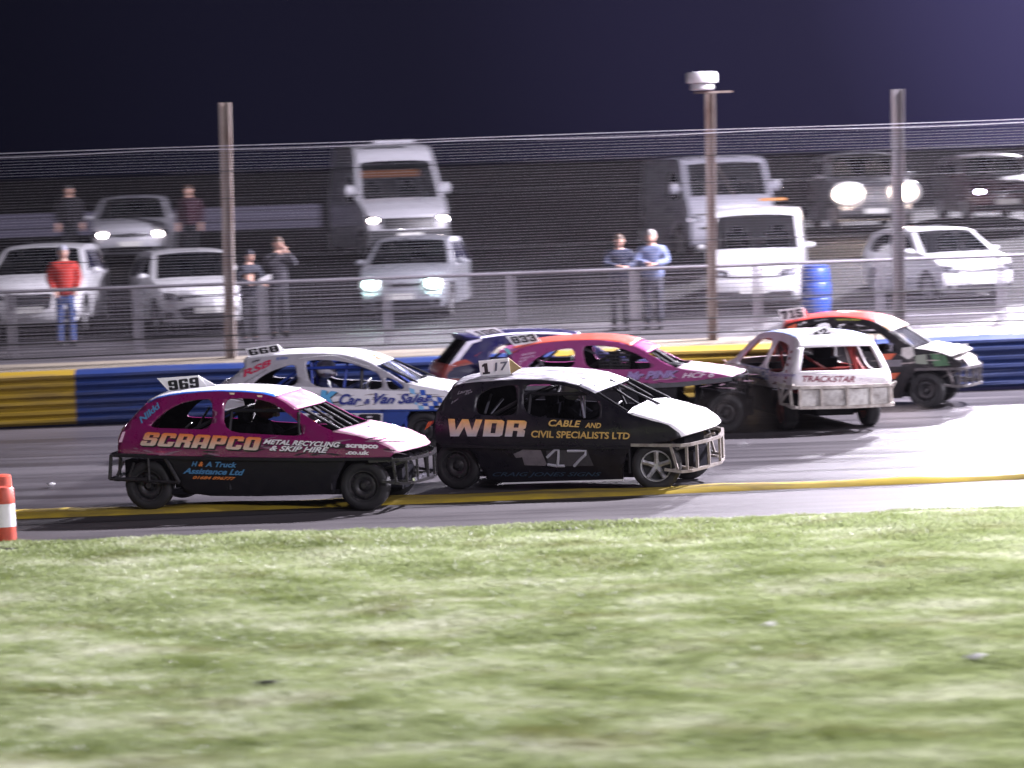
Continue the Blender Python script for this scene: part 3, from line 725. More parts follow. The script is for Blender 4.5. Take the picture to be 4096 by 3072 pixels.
# ------------------------------------------------------------------ race cars
class Car:
    def __init__(s, name, label, crop, yaw, anchor, xf=1.22, xr=-1.18, pitch=0, roll=0, W=0.79, zb=0.88, sgn=-1, T=1.44, tum=0.42, Yn=None, wz=0.0, bpitch=0):
        s.ox, s.oy, s.k = crop; s.W = W; s.zb = zb; s.sgn = sgn; s.xf = xf; s.xr = xr; s.T = T; s.tum = tum
        Rz = Matrix.Rotation(R_(yaw), 4, 'Z') @ Matrix.Rotation(R_(pitch), 4, 'Y')
        u, v = s.ox+anchor[0]/s.k, s.oy+anchor[1]/s.k
        p = at(u, v, Y=Yn) if Yn else at(u, v, z=0.0)
        p.z = 0
        ax = anchor[2] if len(anchor) > 2 else xf
        c = Rz @ Vector((ax, sgn*T/2, 0)); pos = Vector((p.x-c.x, p.y-c.y, -c.z+wz))
        s.M = Matrix.Translation(pos) @ Rz
        s.B = Matrix.Translation((0, 0, .35)) @ Matrix.Rotation(R_(roll), 4, 'X') @ Matrix.Rotation(R_(bpitch), 4, 'Y') @ Matrix.Translation((0, 0, -.35))
        s.MI = (s.M @ s.B).inverted()
        s.fit = None
        s.root = empty(name, s.M, label, 'race car', 'stock cars racing round the bend')
    def WW(s, x, z):
        w_ = s.W*(1-.10*min(1.4, abs(x/1.95))**4)
        dz = z-s.zb
        if dz > .14: w_ -= s.tum*dz
        elif dz > -.14: w_ -= s.tum*(dz+.14)**2/.56
        w_ -= .25*max(0, .72-z)**2
        if z < .5: w_ -= .05*(.5-z)
        return max(w_, .2)
    def rl(s, cx, cy):
        return s.MI @ CO, s.MI.to_3x3() @ ray(s.ox+cx/s.k, s.oy+cy/s.k)
    def P(s, p, out=0.0):
        o, d = s.rl(*p); w_ = s.W
        for _ in range(6):
            t = (s.sgn*(w_+out)-o.y)/d.y; q = o+d*t; w_ = s.WW(q.x, q.z)
        return q
    def xz(s, p): q = s.P(p); return (q.x, q.z)
    def at_y(s, p, y):
        o, d = s.rl(*p); return o+d*((y-o.y)/d.y)
    def at_x(s, p, x):
        o, d = s.rl(*p); return o+d*((x-o.x)/d.x)
    def add(s, o, body=True):
        o.parent = s.root
        if body: o.matrix_local = s.B
        return o
    def side(s, outline, holes, m, inner=INNER, name='side_panel', both=True, sm=2, unit='px', thick=.022, off=0.0):
        cv = (lambda p: s.xz(p)) if unit == 'px' else (lambda p: p)
        ol = [cv(p) for p in outline]
        hs = [roundloop([cv(p) for p in h], sm) for h in holes]
        v, f = poly_mesh([ol]+hs, .09, .055)
        res = []
        for g in ((s.sgn, -s.sgn) if both else (s.sgn,)):
            sd = s.oy*.01+g*3
            dent = lambda x, z: .011*mnoise.noise(Vector((x*2.2+sd, z*2.6, sd)))+.004*mnoise.noise(Vector((x*7+sd, z*8, sd)))
            vs = [(x, g*(s.WW(x, z)+off+min(.002, dent(x, z))), z) for x, z in v]
            o = mesh_from(name, vs, f, [m, inner], None, smooth=True)
            bm = bmesh.new(); bm.from_mesh(o.data); bmesh.ops.recalc_face_normals(bm, faces=bm.faces)
            c = sum((fc.normal.y*g*fc.calc_area() for fc in bm.faces))
            if c < 0: bmesh.ops.reverse_faces(bm, faces=bm.faces)
            bm.to_mesh(o.data); bm.free()
            md = o.modifiers.new('t', 'SOLIDIFY'); md.thickness = thick; md.offset = -1; md.material_offset = 1; md.use_rim = True; md.material_offset_rim = 0
            s.add(o); res.append(o)
        return res
    def strip(s, path, m, name, crown=(.03, .03), bulge=(0, 0), mf=None, hole=None, n=14, thick=.016, unit='px', sub=3, rough=0.0, inset=0.0):
        pts = [s.xz(p) for p in path] if unit == 'px' else [tuple(p) for p in path]
        pp = []
        for i in range(len(pts)-1):
            for k in range(sub): t = k/sub; pp.append((pts[i][0]*(1-t)+pts[i+1][0]*t, pts[i][1]*(1-t)+pts[i+1][1]*t))
        pp.append(pts[-1]); N = len(pp); v = []; f = []; mi = []
        rnd = random.Random(len(name)*17+N)
        for i, (x, z) in enumerate(pp):
            t = i/(N-1); cr = crown[0]*(1-t)+crown[1]*t; bu = bulge[0]*(1-t)+bulge[1]*t
            for j in range(n+1):
                a = -1+2*j/n; q = a*(1-inset)
                v.append((x+bu*(1-q*q), s.WW(x, z)*q, z+cr*(1-abs(q)**2.6)+(rnd.uniform(-rough, rough) if 0 < i < N-1 and 0 < j < n else 0)))
        for i in range(N-1):
            for j in range(n):
                t = (i+.5)/(N-1); a = (-1+2*(j+.5)/n)*(-s.sgn)*-1   # a<0 : right side (near side when sgn=-1)
                if hole and hole(t, abs(a)): continue
                q = i*(n+1)+j; f.append((q, q+1, q+n+2, q+n+1)); mi.append(mf(t, a) if mf else 0)
        ms = list(m) if isinstance(m, (list, tuple)) else [m]
        o = mesh_from(name, v, f, ms+[INNER], None, smooth=True, mi=mi)
        bm = bmesh.new(); bm.from_mesh(o.data); bmesh.ops.recalc_face_normals(bm, faces=bm.faces)
        if sum(fc.normal.z*fc.calc_area()+(.3*abs(fc.normal.x)) for fc in bm.faces) < 0 and abs(sum(fc.normal.z*fc.calc_area() for fc in bm.faces)) > .05:
            bmesh.ops.reverse_faces(bm, faces=bm.faces)
        bm.to_mesh(o.data); bm.free()
        md = o.modifiers.new('t', 'SOLIDIFY'); md.thickness = thick; md.offset = -1
        return s.add(o)
    def decal(s, verts, faces, m, out=.006, name='lettering', col=None, conv=None, parent=None):
        cv = conv or (lambda p: s.P(p, out))
        vs = [cv(p) for p in verts]
        o = mesh_from(name, vs, faces, m, None)
        if col:
            ca = o.data.color_attributes.new('Col', 'FLOAT_COLOR', 'POINT')
            for i, c in enumerate(col): ca.data[i].color = (*c, 1)
        return s.add(o)
    def text(s, st, q, m, bold=.02, shear=0.0, out=.011, grad=None, conv=None, name='lettering', space=1.0, shadow=None, sh=(4, 4)):
        v, f = block_mesh(st) if bold >= .05 and all(ch in GLY for ch in st) else text_mesh(st, bold, shear, space)
        v, f = subdiv(v, f)
        if shadow:
            vs = [bil(q, a, b) for a, b in v]; vs = [(x+sh[0], y+sh[1]) for x, y in vs]
            s.decal(vs, f, shadow, out-.003, name, None, (lambda p: s.P(p, out-.003)) if not conv else conv)
        col = None
        if grad: col = [tuple(grad[0][i]*(1-b)+grad[1][i]*b for i in range(3)) for a, b in v]
        return s.decal([bil(q, a, b) for a, b in v], f, m, out, name, col, conv)
    def patch(s, pts, m, out=.005, name='painted_panel', grid=None, conv=None):
        v, f = poly_mesh([pts], grid, grid)
        return s.decal(v, f, m, out, name, None, conv)
    def board(s, quad, num, y, textq=None, bold=.055, fin=None, finm=None, m=WHITE, shear=0.0, thick=.012, conv=None, border=True, space=.95):
        cv = conv or (lambda p, dy=0: s.at_y(p, y+dy))
        a = [cv(p) for p in quad]; dn = Vector((0, -s.sgn*thick, 0)) if conv is None else Vector((thick, 0, 0))
        b = [p+dn for p in a]
        o = mesh_from('number_board', a+b, [(0, 1, 2, 3), (7, 6, 5, 4), (0, 4, 5, 1), (1, 5, 6, 2), (2, 6, 7, 3), (3, 7, 4, 0)], m, None); s.add(o)
        tq = textq or [bil(quad, .08, .14), bil(quad, .92, .14), bil(quad, .92, .86), bil(quad, .08, .86)]
        v, f = block_mesh(num, .10) if bold >= .05 else text_mesh(num, bold, shear, space)
        pr = [cv(bil(tq, p, q))-dn.normalized()*.005 for p, q in v]
        t = mesh_from('number', pr, f, BLACKT, None); t.parent = o
        if fin:
            fv = [s.at_y(p, y-s.sgn*.03) for p in fin]; fb = [p+Vector((0, -s.sgn*.012, 0)) for p in fv]; n = len(fv)
            q = mesh_from('board_support', fv+fb, [tuple(range(n)), tuple(range(2*n-1, n-1, -1))]+[(i, (i+1) % n, n+(i+1) % n, n+i) for i in range(n)], finm or m, None); q.parent = o
        return o
    def wheel(s, x, sg, r=.285, w_=.2, rim=RIMB, spokes=0, steer=0, dz=0, y=None):
        y = sg*(s.T/2-.0) if y is None else y
        W2 = w_/2; a = MB()
        pr = [(-W2+.01, r*.62), (-W2-.004, r*.74), (-W2, r*.88), (-W2+.02, r*.965), (-W2+.045, r), (-.02, r), (-.015, r*.985), (.015, r*.985), (.02, r), (W2-.045, r), (W2-.02, r*.965), (W2, r*.88), (W2+.004, r*.74), (W2-.01, r*.62), (W2-.03, r*.58), (-W2+.03, r*.58)]
        a.lathe(pr, (0, 0, 0), 'y', 40, closed=True)
        o = a.build('wheel', TYRE, s.root, True)
        o.matrix_local = Matrix.Translation((x, y-sg*W2, r+dz)) @ Matrix.Rotation(R_(steer), 4, 'Z')
        b = MB(); f = sg
        b.lathe([(f*(W2-.012), r*.60), (f*(W2-.002), r*.63), (f*(W2-.004), r*.585), (f*(W2-.04), r*.56), (f*(-W2+.01), r*.56), (f*(-W2+.01), r*.60)], (0, 0, 0), 'y', 32)
        if spokes:
            for k in range(spokes):
                t = 2*math.pi*k/spokes+.3
                for q in (0,):
                    c = Vector((math.cos(t), 0, math.sin(t)))
                    b.tube([c*r*.12+Vector((0, f*(W2-.055), 0)), c*r*.35+Vector((0, f*(W2-.035), 0)), c*r*.585+Vector((0, f*(W2-.02), 0))], [.034, .028, .034], 6)
            b.lathe([(f*(W2-.03), .001), (f*(W2-.03), r*.13), (f*(W2-.05), r*.2), (f*(W2-.07), r*.2)], (0, 0, 0), 'y', 16)
            ro = b.build('rim', rim, o, True)
            d = MB(); d.lathe([(f*(W2-.09), .001), (f*(W2-.09), r*.57)], (0, 0, 0), 'y', 24); d.build('brake_disc', DARK, o)
        else:
            b.lathe([(f*(W2-.02), .001), (f*(W2-.02), r*.11), (f*(W2-.035), r*.13), (f*(W2-.07), r*.24), (f*(W2-.045), r*.36), (f*(W2-.045), r*.44), (f*(W2-.075), r*.57)], (0, 0, 0), 'y', 32)
            b.build('rim', rim, o, True)
            d = MB()
            for k in range(8):
                t = 2*math.pi*k/8; d.ball((r*.47*math.cos(t), f*(W2-.052), r*.47*math.sin(t)), (.018, .006, .018), 8, 4)
            for k in range(4):
                t = 2*math.pi*k/4+.3; d.ball((r*.2*math.cos(t), f*(W2-.055), r*.2*math.sin(t)), .010, 6, 4)
            d.build('wheel_hole', DARK, o)
        return o
    def wheels(s, rim=RIMB, spokes=0, steer=0, r=.285, rims=None, rearlift=0):
        for i, (x, sg) in enumerate(((s.xf, s.sgn), (s.xf, -s.sgn), (s.xr, s.sgn), (s.xr, -s.sgn))):
            s.wheel(x, sg, r, .2, rim if not rims else rims[i], spokes, steer if i < 2 else 0)
    def bumper(s, c, top, bot, start, m, name='front_bumper', nbars=9, fwd=.10, r=.022, ends=True, hang=None):
        a = s.at_y(top, s.sgn*.70); b = s.at_y(bot, s.sgn*.70); st = s.at_y(start, s.sgn*.77)
        s.bumper_m((a.x, a.z), (b.x, b.z), (st.x, st.z), m, name, nbars, fwd, r)
    def bumper_m(s, a, b, st, m, name='front_bumper', nbars=9, fwd=.10, r=.022, plate=None):
        g = 1 if a[0] > 0 else -1; mb = MB()
        def path(x, z, xs, zs):
            return [(xs, -.78, zs), (x-.10*g, -.745, z), (x, -.66, z), (x+fwd*g*.6, -.35, z), (x+fwd*g, 0, z), (x+fwd*g*.6, .35, z), (x, .66, z), (x-.10*g, .745, z), (xs, .78, zs)]
        pt = path(a[0], a[1], st[0], a[1]+(st[1]-a[1])*.8); pb = path(b[0], b[1], a[0]-.30*g, b[1]+.03)
        mb.tube(pt, r, square=True); mb.tube(pb, r*.95, square=True)
        def samp(p, t):
            t = t*(len(p)-1); i = min(int(t), len(p)-2); u = t-i; return Vector(p[i])*(1-u)+Vector(p[i+1])*u
        for k in range(nbars):
            t = .10+.80*k/(nbars-1); mb.tube([samp(pt, t), samp(pb, t)], r*.8, square=True)
        for sg in (-1, 1):
            mb.tube([(a[0]-.05*g, sg*.5, a[1]-.03), (a[0]-.5*g, sg*.45, .42)], r*.8, square=True)
            mb.tube([(b[0]-.02*g, sg*.5, b[1]), (a[0]-.55*g, sg*.45, .33)], r*.8, square=True)
        o = mb.build(name, m, None); s.add(o)
        if plate:
            q = MB(); 
            for i in range(2, 6):
                p0, p1, p2, p3 = Vector(pt[i]), Vector(pt[i+1]), Vector(pb[i+1]), Vector(pb[i])
                off = Vector((-g*.03, 0, 0)); q.add([p0+off, p1+off, p2+off, p3+off], [(0, 1, 2, 3)])
            qq = q.build('bumper_plate', plate, None); s.add(qq)
        return o
    def guts(s, ztop=1.33, xb=-.35, xa=.55, zbelt=.9, cagem=STEEL, seatm=SEAT, driver=None, dy=.0, helmet=WHITE, suit=None, dlabel=None, floorz=.17, bay=True, xw=.95, suitlab=None, gl=None):
        if gl is None: pass
        if s.fit:
            (xa, za), (xw, zw), zr = s.fit; ztop = zr-.02; xa = xa-.02; xw = xw-.04; zbelt = min(zbelt, zw-.02)
        mb = MB(); L0, L1 = s.xr-.42, s.xf+.30
        mb.box(((s.xr+s.xf)/2, 0, floorz+.05), (s.xf-s.xr-.55, 1.36, .06))
        mb.box(((s.xr+s.xf)/2, 0, floorz+.16), (L1-L0, .55, .24))
        mb.box((s.xr-.12, 0, .44), (.5, .9, .26)); 
        if bay: mb.box((s.xf-.02, 0, .50), (.62, .78, .34)); mb.box((s.xf-.42, 0, .62), (.03, 1.3, .46))
        mb.tube([(s.xf, -.6, .28), (s.xf, .6, .28)], .035, 8); mb.tube([(s.xr, -.6, .28), (s.xr, .6, .28)], .045, 8)
        s.add(mb.build('chassis', INNER, None))
        c = MB(); wt = s.WW(0, ztop)-.07; wb = s.WW(0, zbelt)-.06; zt = ztop-.06
        for x, xt in ((xb, xb), (xw, xa)):
            c.tube([(x, -wb, .25), (x, -wb, zbelt), (xt, -wt, zt), (xt, wt, zt), (x, wb, zbelt), (x, wb, .25)], .022, 8)
        for g in (-1, 1):
            c.tube([(xb, g*wt, zt), (xa, g*wt, zt)], .022, 8)
            c.tube([(xb, g*wt, zt), (s.xr-.15, g*(wb-.1), .62)], .022, 8)
            c.tube([(xb, g*wb, .62), (xw, g*wb, .62)], .022, 8); c.tube([(xb, g*wb, .42), (xw, g*wb, .42)], .022, 8)
            c.tube([(xw, g*wb, zbelt), (s.xf+.3, g*(wb-.1), .55)], .02, 8)
        c.tube([(xb, -wb, .5), (xb, wt, zt)], .02, 8); c.tube([(xb, -wb, zbelt-.05), (xb, wb, zbelt-.05)], .02, 8)
        c.tube([(xa, .05, zt), (xw, .08, zbelt)], .016, 8)
        s.add(c.build('roll_cage', cagem, None, True))
        t = MB()
        t.box((xb+.33, dy, .38), (.48, .44, .10)); t.box((xb+.10, dy, .68), (.10, .46, .60), Matrix.Rotation(-.2, 3, 'Y')); t.box((xb+.02, dy, 1.02), (.07, .26, .2), Matrix.Rotation(-.2, 3, 'Y'))
        for g in (-1, 1): t.box((xb+.22, dy+g*.23, .60), (.30, .035, .24))
        s.add(t.build('seat', seatm, None))
        t = MB(); cx = xb+.86; ax = Vector((-.9, 0, .35)).normalized(); e1 = Vector((0, 1, 0)); e2 = ax.cross(e1)
        t.tube([Vector((cx, dy, .86))+(e1*math.cos(k*math.pi/10)+e2*math.sin(k*math.pi/10))*.16 for k in range(21)], .014, 6, cap=False)
        t.tube([(cx, dy, .86), (cx+.35, dy, .72)], .02, 6); t.tube([Vector((cx, dy, .86))-e1*.15, Vector((cx, dy, .86))+e1*.15], .012, 6)
        s.add(t.build('steering_wheel', DARK, None, True))
        if driver:
            suit = suit or SEAT; D = empty('person', s.M @ s.B @ Matrix.Translation((0, 0, 0)), driver, 'person', 'drivers strapped into the race cars')
            hipz = .50
            V = [(xb+.30, dy, hipz), (xb+.26, dy, .72), (xb+.24, dy, .92), (xb+.25, dy, 1.0), (xb+.27, dy, 1.06)]; E = [(0, 1), (1, 2), (2, 3), (3, 4)]; Rr = [.15, .14, .15, .07, .065]
            for g in (-1, 1):
                i = len(V); V += [(xb+.26, dy+g*.18, .95), (xb+.46, dy+g*.25, .80), (xb+.72, dy+g*.15, .92), (xb+.80, dy+g*.14, .93)]; Rr += [.065, .05, .04, .045]
                E += [(2, i), (i, i+1), (i+1, i+2), (i+2, i+3)]
                for q in range(4):
                    j = len(V); V += [(xb+.84, dy+g*(.15-.012*q), .945-.02*q), (xb+.865, dy+g*(.13-.012*q), .935-.02*q)]; Rr += [.012, .011]; E += [(i+3, j), (j, j+1)]
                j = len(V); V += [(xb+.81, dy+g*.10, .96)]; Rr += [.013]; E += [(i+3, j)]
                i = len(V); V += [(xb+.40, dy+g*.10, hipz), (xb+.82, dy+g*.13, .62), (xb+1.12, dy+g*.12, .36), (xb+1.25, dy+g*.12, .40)]; Rr += [.09, .07, .05, .045]
                E += [(0, i), (i, i+1), (i+1, i+2), (i+2, i+3)]
            skin('body', V, E, Rr, 0, suit, D)
            h = MB(); hc = (xb+.29, dy, 1.165); h.ball(hc, (.145, .125, .14), 20, 14); h.build('helmet', helmet, D, True)
            h = MB(); h.ball((hc[0]+.035, hc[1], hc[2]+.015), (.118, .112, .05), 20, 10); h.build('visor', GLASSD, D, True)
            h = MB(); h.box((hc[0]+.12, hc[1], hc[2]-.075), (.06, .12, .06)); h.build('chin_bar', helmet, D)
            if gl:
                for g in (-1, 1):
                    h = MB(); h.ball((xb+.82, dy+g*.14, .94), (.06, .05, .055), 10, 8); h.build('glove', gl, D, True)
    def scuffs(s, n=26, z0=.66, z1=.86, x0=-1.7, x1=1.6, cols=((.30, .28, .28), (.02, .02, .02)), seed=1):
        rnd = random.Random(seed); near = [o for o in s.root.children if o.name.startswith('side_panel')][0]
        bm = bmesh.new(); bm.from_mesh(near.data); nm = len(near.data.materials)
        for q, cc in enumerate(cols):
            near.data.materials.append(mat('scuff %.2f %.2f' % cc[:2], cc, .7))
            for i in range(n):
                x = rnd.uniform(x0, x1); z = rnd.uniform(z0, z1); L = rnd.uniform(.03, .28); h = rnd.uniform(.003, .016); a = rnd.uniform(-.2, .2); pts = []
                for t in (0, .3, .6, 1): pts.append((x+L*t, z+a*L*t+h*(.2 if t in (0, 1) else rnd.uniform(.5, 1))))
                for t in (1, .6, .3, 0): pts.append((x+L*t, z+a*L*t-h*(.2 if t in (0, 1) else rnd.uniform(.3, 1))))
                vs = [bm.verts.new((a_, s.sgn*(s.WW(a_, b_)+.005), b_)) for a_, b_ in pts]
                f = bm.faces.new(vs if s.sgn > 0 else vs); f.normal_update()
                if f.normal.y*s.sgn < 0: f.normal_flip()
                f.material_index = nm+q
        bm.to_mesh(near.data); bm.free()
    def setfit(s, roof, scr, m=False):
        cv = (lambda p: p) if m else s.xz
        r = [cv(p) for p in roof]; a, b = cv(scr[0]), cv(scr[-1]); mid = [z for x, z in r if -.6 < x < .3] or [z for x, z in r]
        s.fit = (a, b, min(min(mid), a[1]+.06))
    def net(s, quad, nx, ny, m=DARK, conv=None, wd=.012):
        mb = MB(); cv = conv or (lambda p: s.P(p, -.05))
        for i in range(nx+1):
            a, b = cv(bil(quad, i/nx, 0)), cv(bil(quad, i/nx, 1)); mb.tube([a, b], wd, square=True)
        for j in range(ny+1):
            a, b = cv(bil(quad, 0, j/ny)), cv(bil(quad, 1, j/ny)); mb.tube([a, b], wd, square=True)
        s.add(mb.build('window_net', m, None))
    def bars(s, pairs, m, r=.016, name='windscreen_bar', y=None):
        for (p, yp, q, yq) in pairs:
            mb = MB(); a = s.at_y(p, yp); b = s.at_y(q, yq); mb.tube([a, b], r, 8); s.add(mb.build(name, m, None, True))

GRADM = mat('graded lettering', (1, 1, 1), 0.45, attr='Col', dirt=.25, scale=12)
def smp(*a): return list(a)

# ---- 969 magenta
def car969():
    MG = paint('magenta', (0.175, 0.007, 0.085), .35, .28, coat=.6, dcol=(.10, .01, .07))
    WH = paint('roof white', (0.78, 0.78, 0.80), .3, .4, dcol=(.4, .38, .38)); BLU = paint('roof blue', (0.02, 0.13, 0.55), .2, .35)
    PK = paint('faded pink bonnet', (0.70, 0.36, 0.50), .6, .5, dcol=(.80, .72, .74), scale=3); VIS = paint('pink visor', (0.66, 0.25, 0.45), .5, .4, dcol=(.8, .6, .7), scale=9)
    c = Car('stock_car', 'magenta race car numbered 969 nearest the camera, rear wheel lifting off the kerb', (400, 1440, 1.58), -12, (1668, 955), pitch=.75, xf=1.20, xr=-1.43, zb=.86, tum=.44)
    tail = [(115, 590), (118, 510), (142, 455)]; rg = [(142, 455), (195, 385), (245, 328), (300, 275)]; tf = [(300, 275), (360, 242), (430, 224)]
    roof = [(430, 224), (520, 212), (640, 202), (760, 198), (900, 202), (1020, 213), (1100, 232)]
    vis = [(1100, 232), (1170, 268), (1235, 312)]; scr = [(1235, 312), (1330, 372), (1400, 418), (1470, 448)]
    bon = [(1470, 448), (1540, 460), (1640, 484), (1740, 514), (1830, 556), (1858, 590)]
    bot = [(1835, 614), (1400, 620), (1050, 618), (700, 612), (400, 604)]
    holes = [[(308, 427), (350, 375), (420, 318), (500, 275), (600, 250), (712, 243), (708, 440), (500, 434)],
             [(785, 245), (900, 240), (1000, 247), (1080, 268), (1160, 318), (1225, 368), (1272, 415), (1278, 482), (1100, 474), (782, 455)]]
    c.setfit(roof, scr)
    c.side(tail+rg[1:]+tf[1:]+roof[1:]+vis[1:]+scr[1:]+bon[1:]+bot, holes, MG)
    c.strip(tail, MG, 'tailgate', (0, .02), (-.16, -.16)); 
    c.strip(rg, MG, 'rear_window_frame', (.02, .03), (-.16, -.10), hole=lambda t, a: a < .8 and .08 < t < .95)
    c.strip(tf+roof[1:], [WH, BLU, MG], 'roof', (.03, .035), (-.10, .10), mf=lambda t, a: 1 if abs(a) > .86 else 0, n=28, inset=0)
    c.strip(vis, VIS, 'sun_visor', (.035, .03), (.10, .14), rough=.004)
    c.strip(bon, PK, 'bonnet', (.03, .03), (.17, .22), rough=.006)
    c.patch([(1540, 470), (1640, 435), (1700, 415), (1715, 440), (1640, 470), (1590, 480)], paint('light blue patch', (.25, .42, .68), .4), .012, 'bonnet_patch', conv=lambda p: c.at_y(p, -.25))
    sk = [(385, 606), (1562, 618), (1520, 700), (1490, 770), (1480, 848), (1000, 862), (700, 860), (540, 838), (480, 740), (430, 660)]
    c.side(sk, [], STEEL, name='side_skirt', thick=.03, off=-.012)
    # rubbing rail and rear frame bars
    for g in (-1, 1):
        mb = MB(); pts = [c.xz(p) for p in ((118, 604), (700, 622), (1400, 628), (1850, 622))]
        mb.tube([(x, g*(c.WW(x, z)+.015), z) for x, z in pts], .024, square=True); c.add(mb.build('rubbing_rail', STEEL, None))
    GL = mat('scuffed black tube', (.035, .033, .037), .3, .3, dirt=.5, scale=20)
    mb = MB(); 
    a = c.at_y((70, 600), -.7); b = c.at_y((62, 752), -.7); d = c.at_y((300, 760), -.76)
    for yy in (-.70, -.35, .35, .7): mb.tube([(a.x, yy, a.z), (b.x, yy, b.z)], .022, 8)
    for z in (a.z, b.z): mb.tube([(d.x, -.76, z+.0), (a.x+.06, -.74, z), (a.x, -.66, z), (a.x-.05, 0, z), (a.x, .66, z), (a.x+.06, .74, z), (d.x, .76, z)], .024, 8)
    for q in ((150, 640, 110, 730), (215, 650, 185, 740)):
        p1 = c.at_y(q[:2], -.72); p2 = c.at_y(q[2:], -.72); mb.tube([p1, p2], .016, 8)
    p1 = c.at_y((412, 620), -.77); p2 = c.at_y((500, 775), -.80); mb.tube([p1, p2], .022, 8)
    p1 = c.at_y((305, 620), -.77); p2 = c.at_y((312, 760), -.79); mb.tube([p1, p2], .014, 8)
    mb.tube([(b.x, -.70, b.z), c.at_y((500, 775), -.80)], .018, 8)
    c.add(mb.build('rear_bumper', GL, None, True))
    c.bumper(c, (1948, 628), (1955, 778), (1700, 640), GL, nbars=8, fwd=.12, r=.024)
    CH = mat('lit chrome strip', (.8, .78, .9), .15, .9)
    nb = c.at_y((1955, 770), -.66); mb = MB(); mb.box((nb.x+.04, -.3, nb.z+.02), (.03, .62, .035)); c.add(mb.build('bumper_strip', CH, None))
    c.wheels(rim=RIMB, r=.293)
    c.guts(ztop=1.32, xb=-.42, xa=.50, zbelt=.88, driver='driver in black with orange gloves inside the magenta car', dy=-.12, helmet=mat('black red helmet', (.05, .012, .015), .4), gl=mat('orange glove', (.75, .16, .08), .6), xw=.98)
    c.board([(412+30, 206), (690, 186), (622, 98), (360, 116)], '969', -.10, [(440, 192), (628, 172), (622, 108), (428, 132)], fin=[(622, 98), (735, 160), (690, 186)], bold=.06)
    OR = ((.62, .52, .44), (.70, .17, .02))
    c.text('SCRAPCO', [(250, 540), (995, 572), (1022, 490), (290, 455)], GRADM, .06, 0, grad=OR, shadow=BLACKT, sh=(8, 9), space=.93)
    WT = mat('white vinyl lettering', (.75, .73, .78), .5)
    c.text('METAL RECYCLING', [(1030, 530), (1512, 553), (1520, 520), (1042, 500)], WT, .03, .2, shadow=BLACKT, sh=(5, 5))
    c.text('& SKIP HIRE', [(1068, 572), (1435, 588), (1448, 552), (1080, 540)], WT, .03, .2, shadow=BLACKT, sh=(5, 5))
    c.text('scrapco', [(1552, 562), (1755, 570), (1758, 536), (1555, 530)], WT, .045)
    c.text('.co.uk', [(1552, 597), (1700, 600), (1706, 574), (1556, 568)], WT, .045)
    LB = mat('light blue vinyl', (.07, .22, .42), .5); OV = mat('orange vinyl', (.72, .22, .05), .5)
    c.text('H', [(578, 672), (612, 673), (616, 642), (582, 641)], LB, .03, .2); c.text('&', [(622, 672), (650, 673), (654, 643), (626, 642)], OV, .03, .2)
    c.text('A Truck', [(664, 676), (862, 680), (866, 646), (668, 642)], LB, .03, .2)
    c.text('Assistance Ltd', [(524, 718), (905, 730), (915, 692), (534, 682)], LB, .035, .2)
    c.text('01684 896777', [(585, 752), (850, 760), (858, 740), (592, 732)], OV, .03, .2)
    c.text('Nikki', [(262, 402), (388, 294), (362, 264), (236, 372)], LB, .03, .3)
    for p in ((835, 212), (1010, 228)): c.patch([(p[0]-18, p[1]-6), (p[0]+16, p[1]-5), (p[0]+14, p[1]+7), (p[0]-14, p[1]+6)], mat('sticker cream', (.7, .55, .4), .6), .005, 'sticker')
    for sg, pq in ((-1, [(118, 520), (142, 455), (160, 452), (138, 520)]),):
        c.patch(pq, mat('pale tail lamp', (.75, .5, .65), .2, coat=.5), .006, 'tail_lamp')
    # windscreen bars
    c.bars([((1285, 310), -.45, (1540, 450), -.1), ((1340, 270), .35, (1590, 415), .5)], STEEL, .02)
    c.bars([((1255, 330), -.66, (1262, 478), -.74)], STEEL, .018, 'pillar_tube')
    c.bars([((612, 430), -.5, (692, 300), -.2), ((540, 432), -.3, (580, 395), -.3)], GL, .014, 'cage_brace')
    c.scuffs(cols=((.22, .12, .18), (.02, .012, .02)), seed=2)
car969()

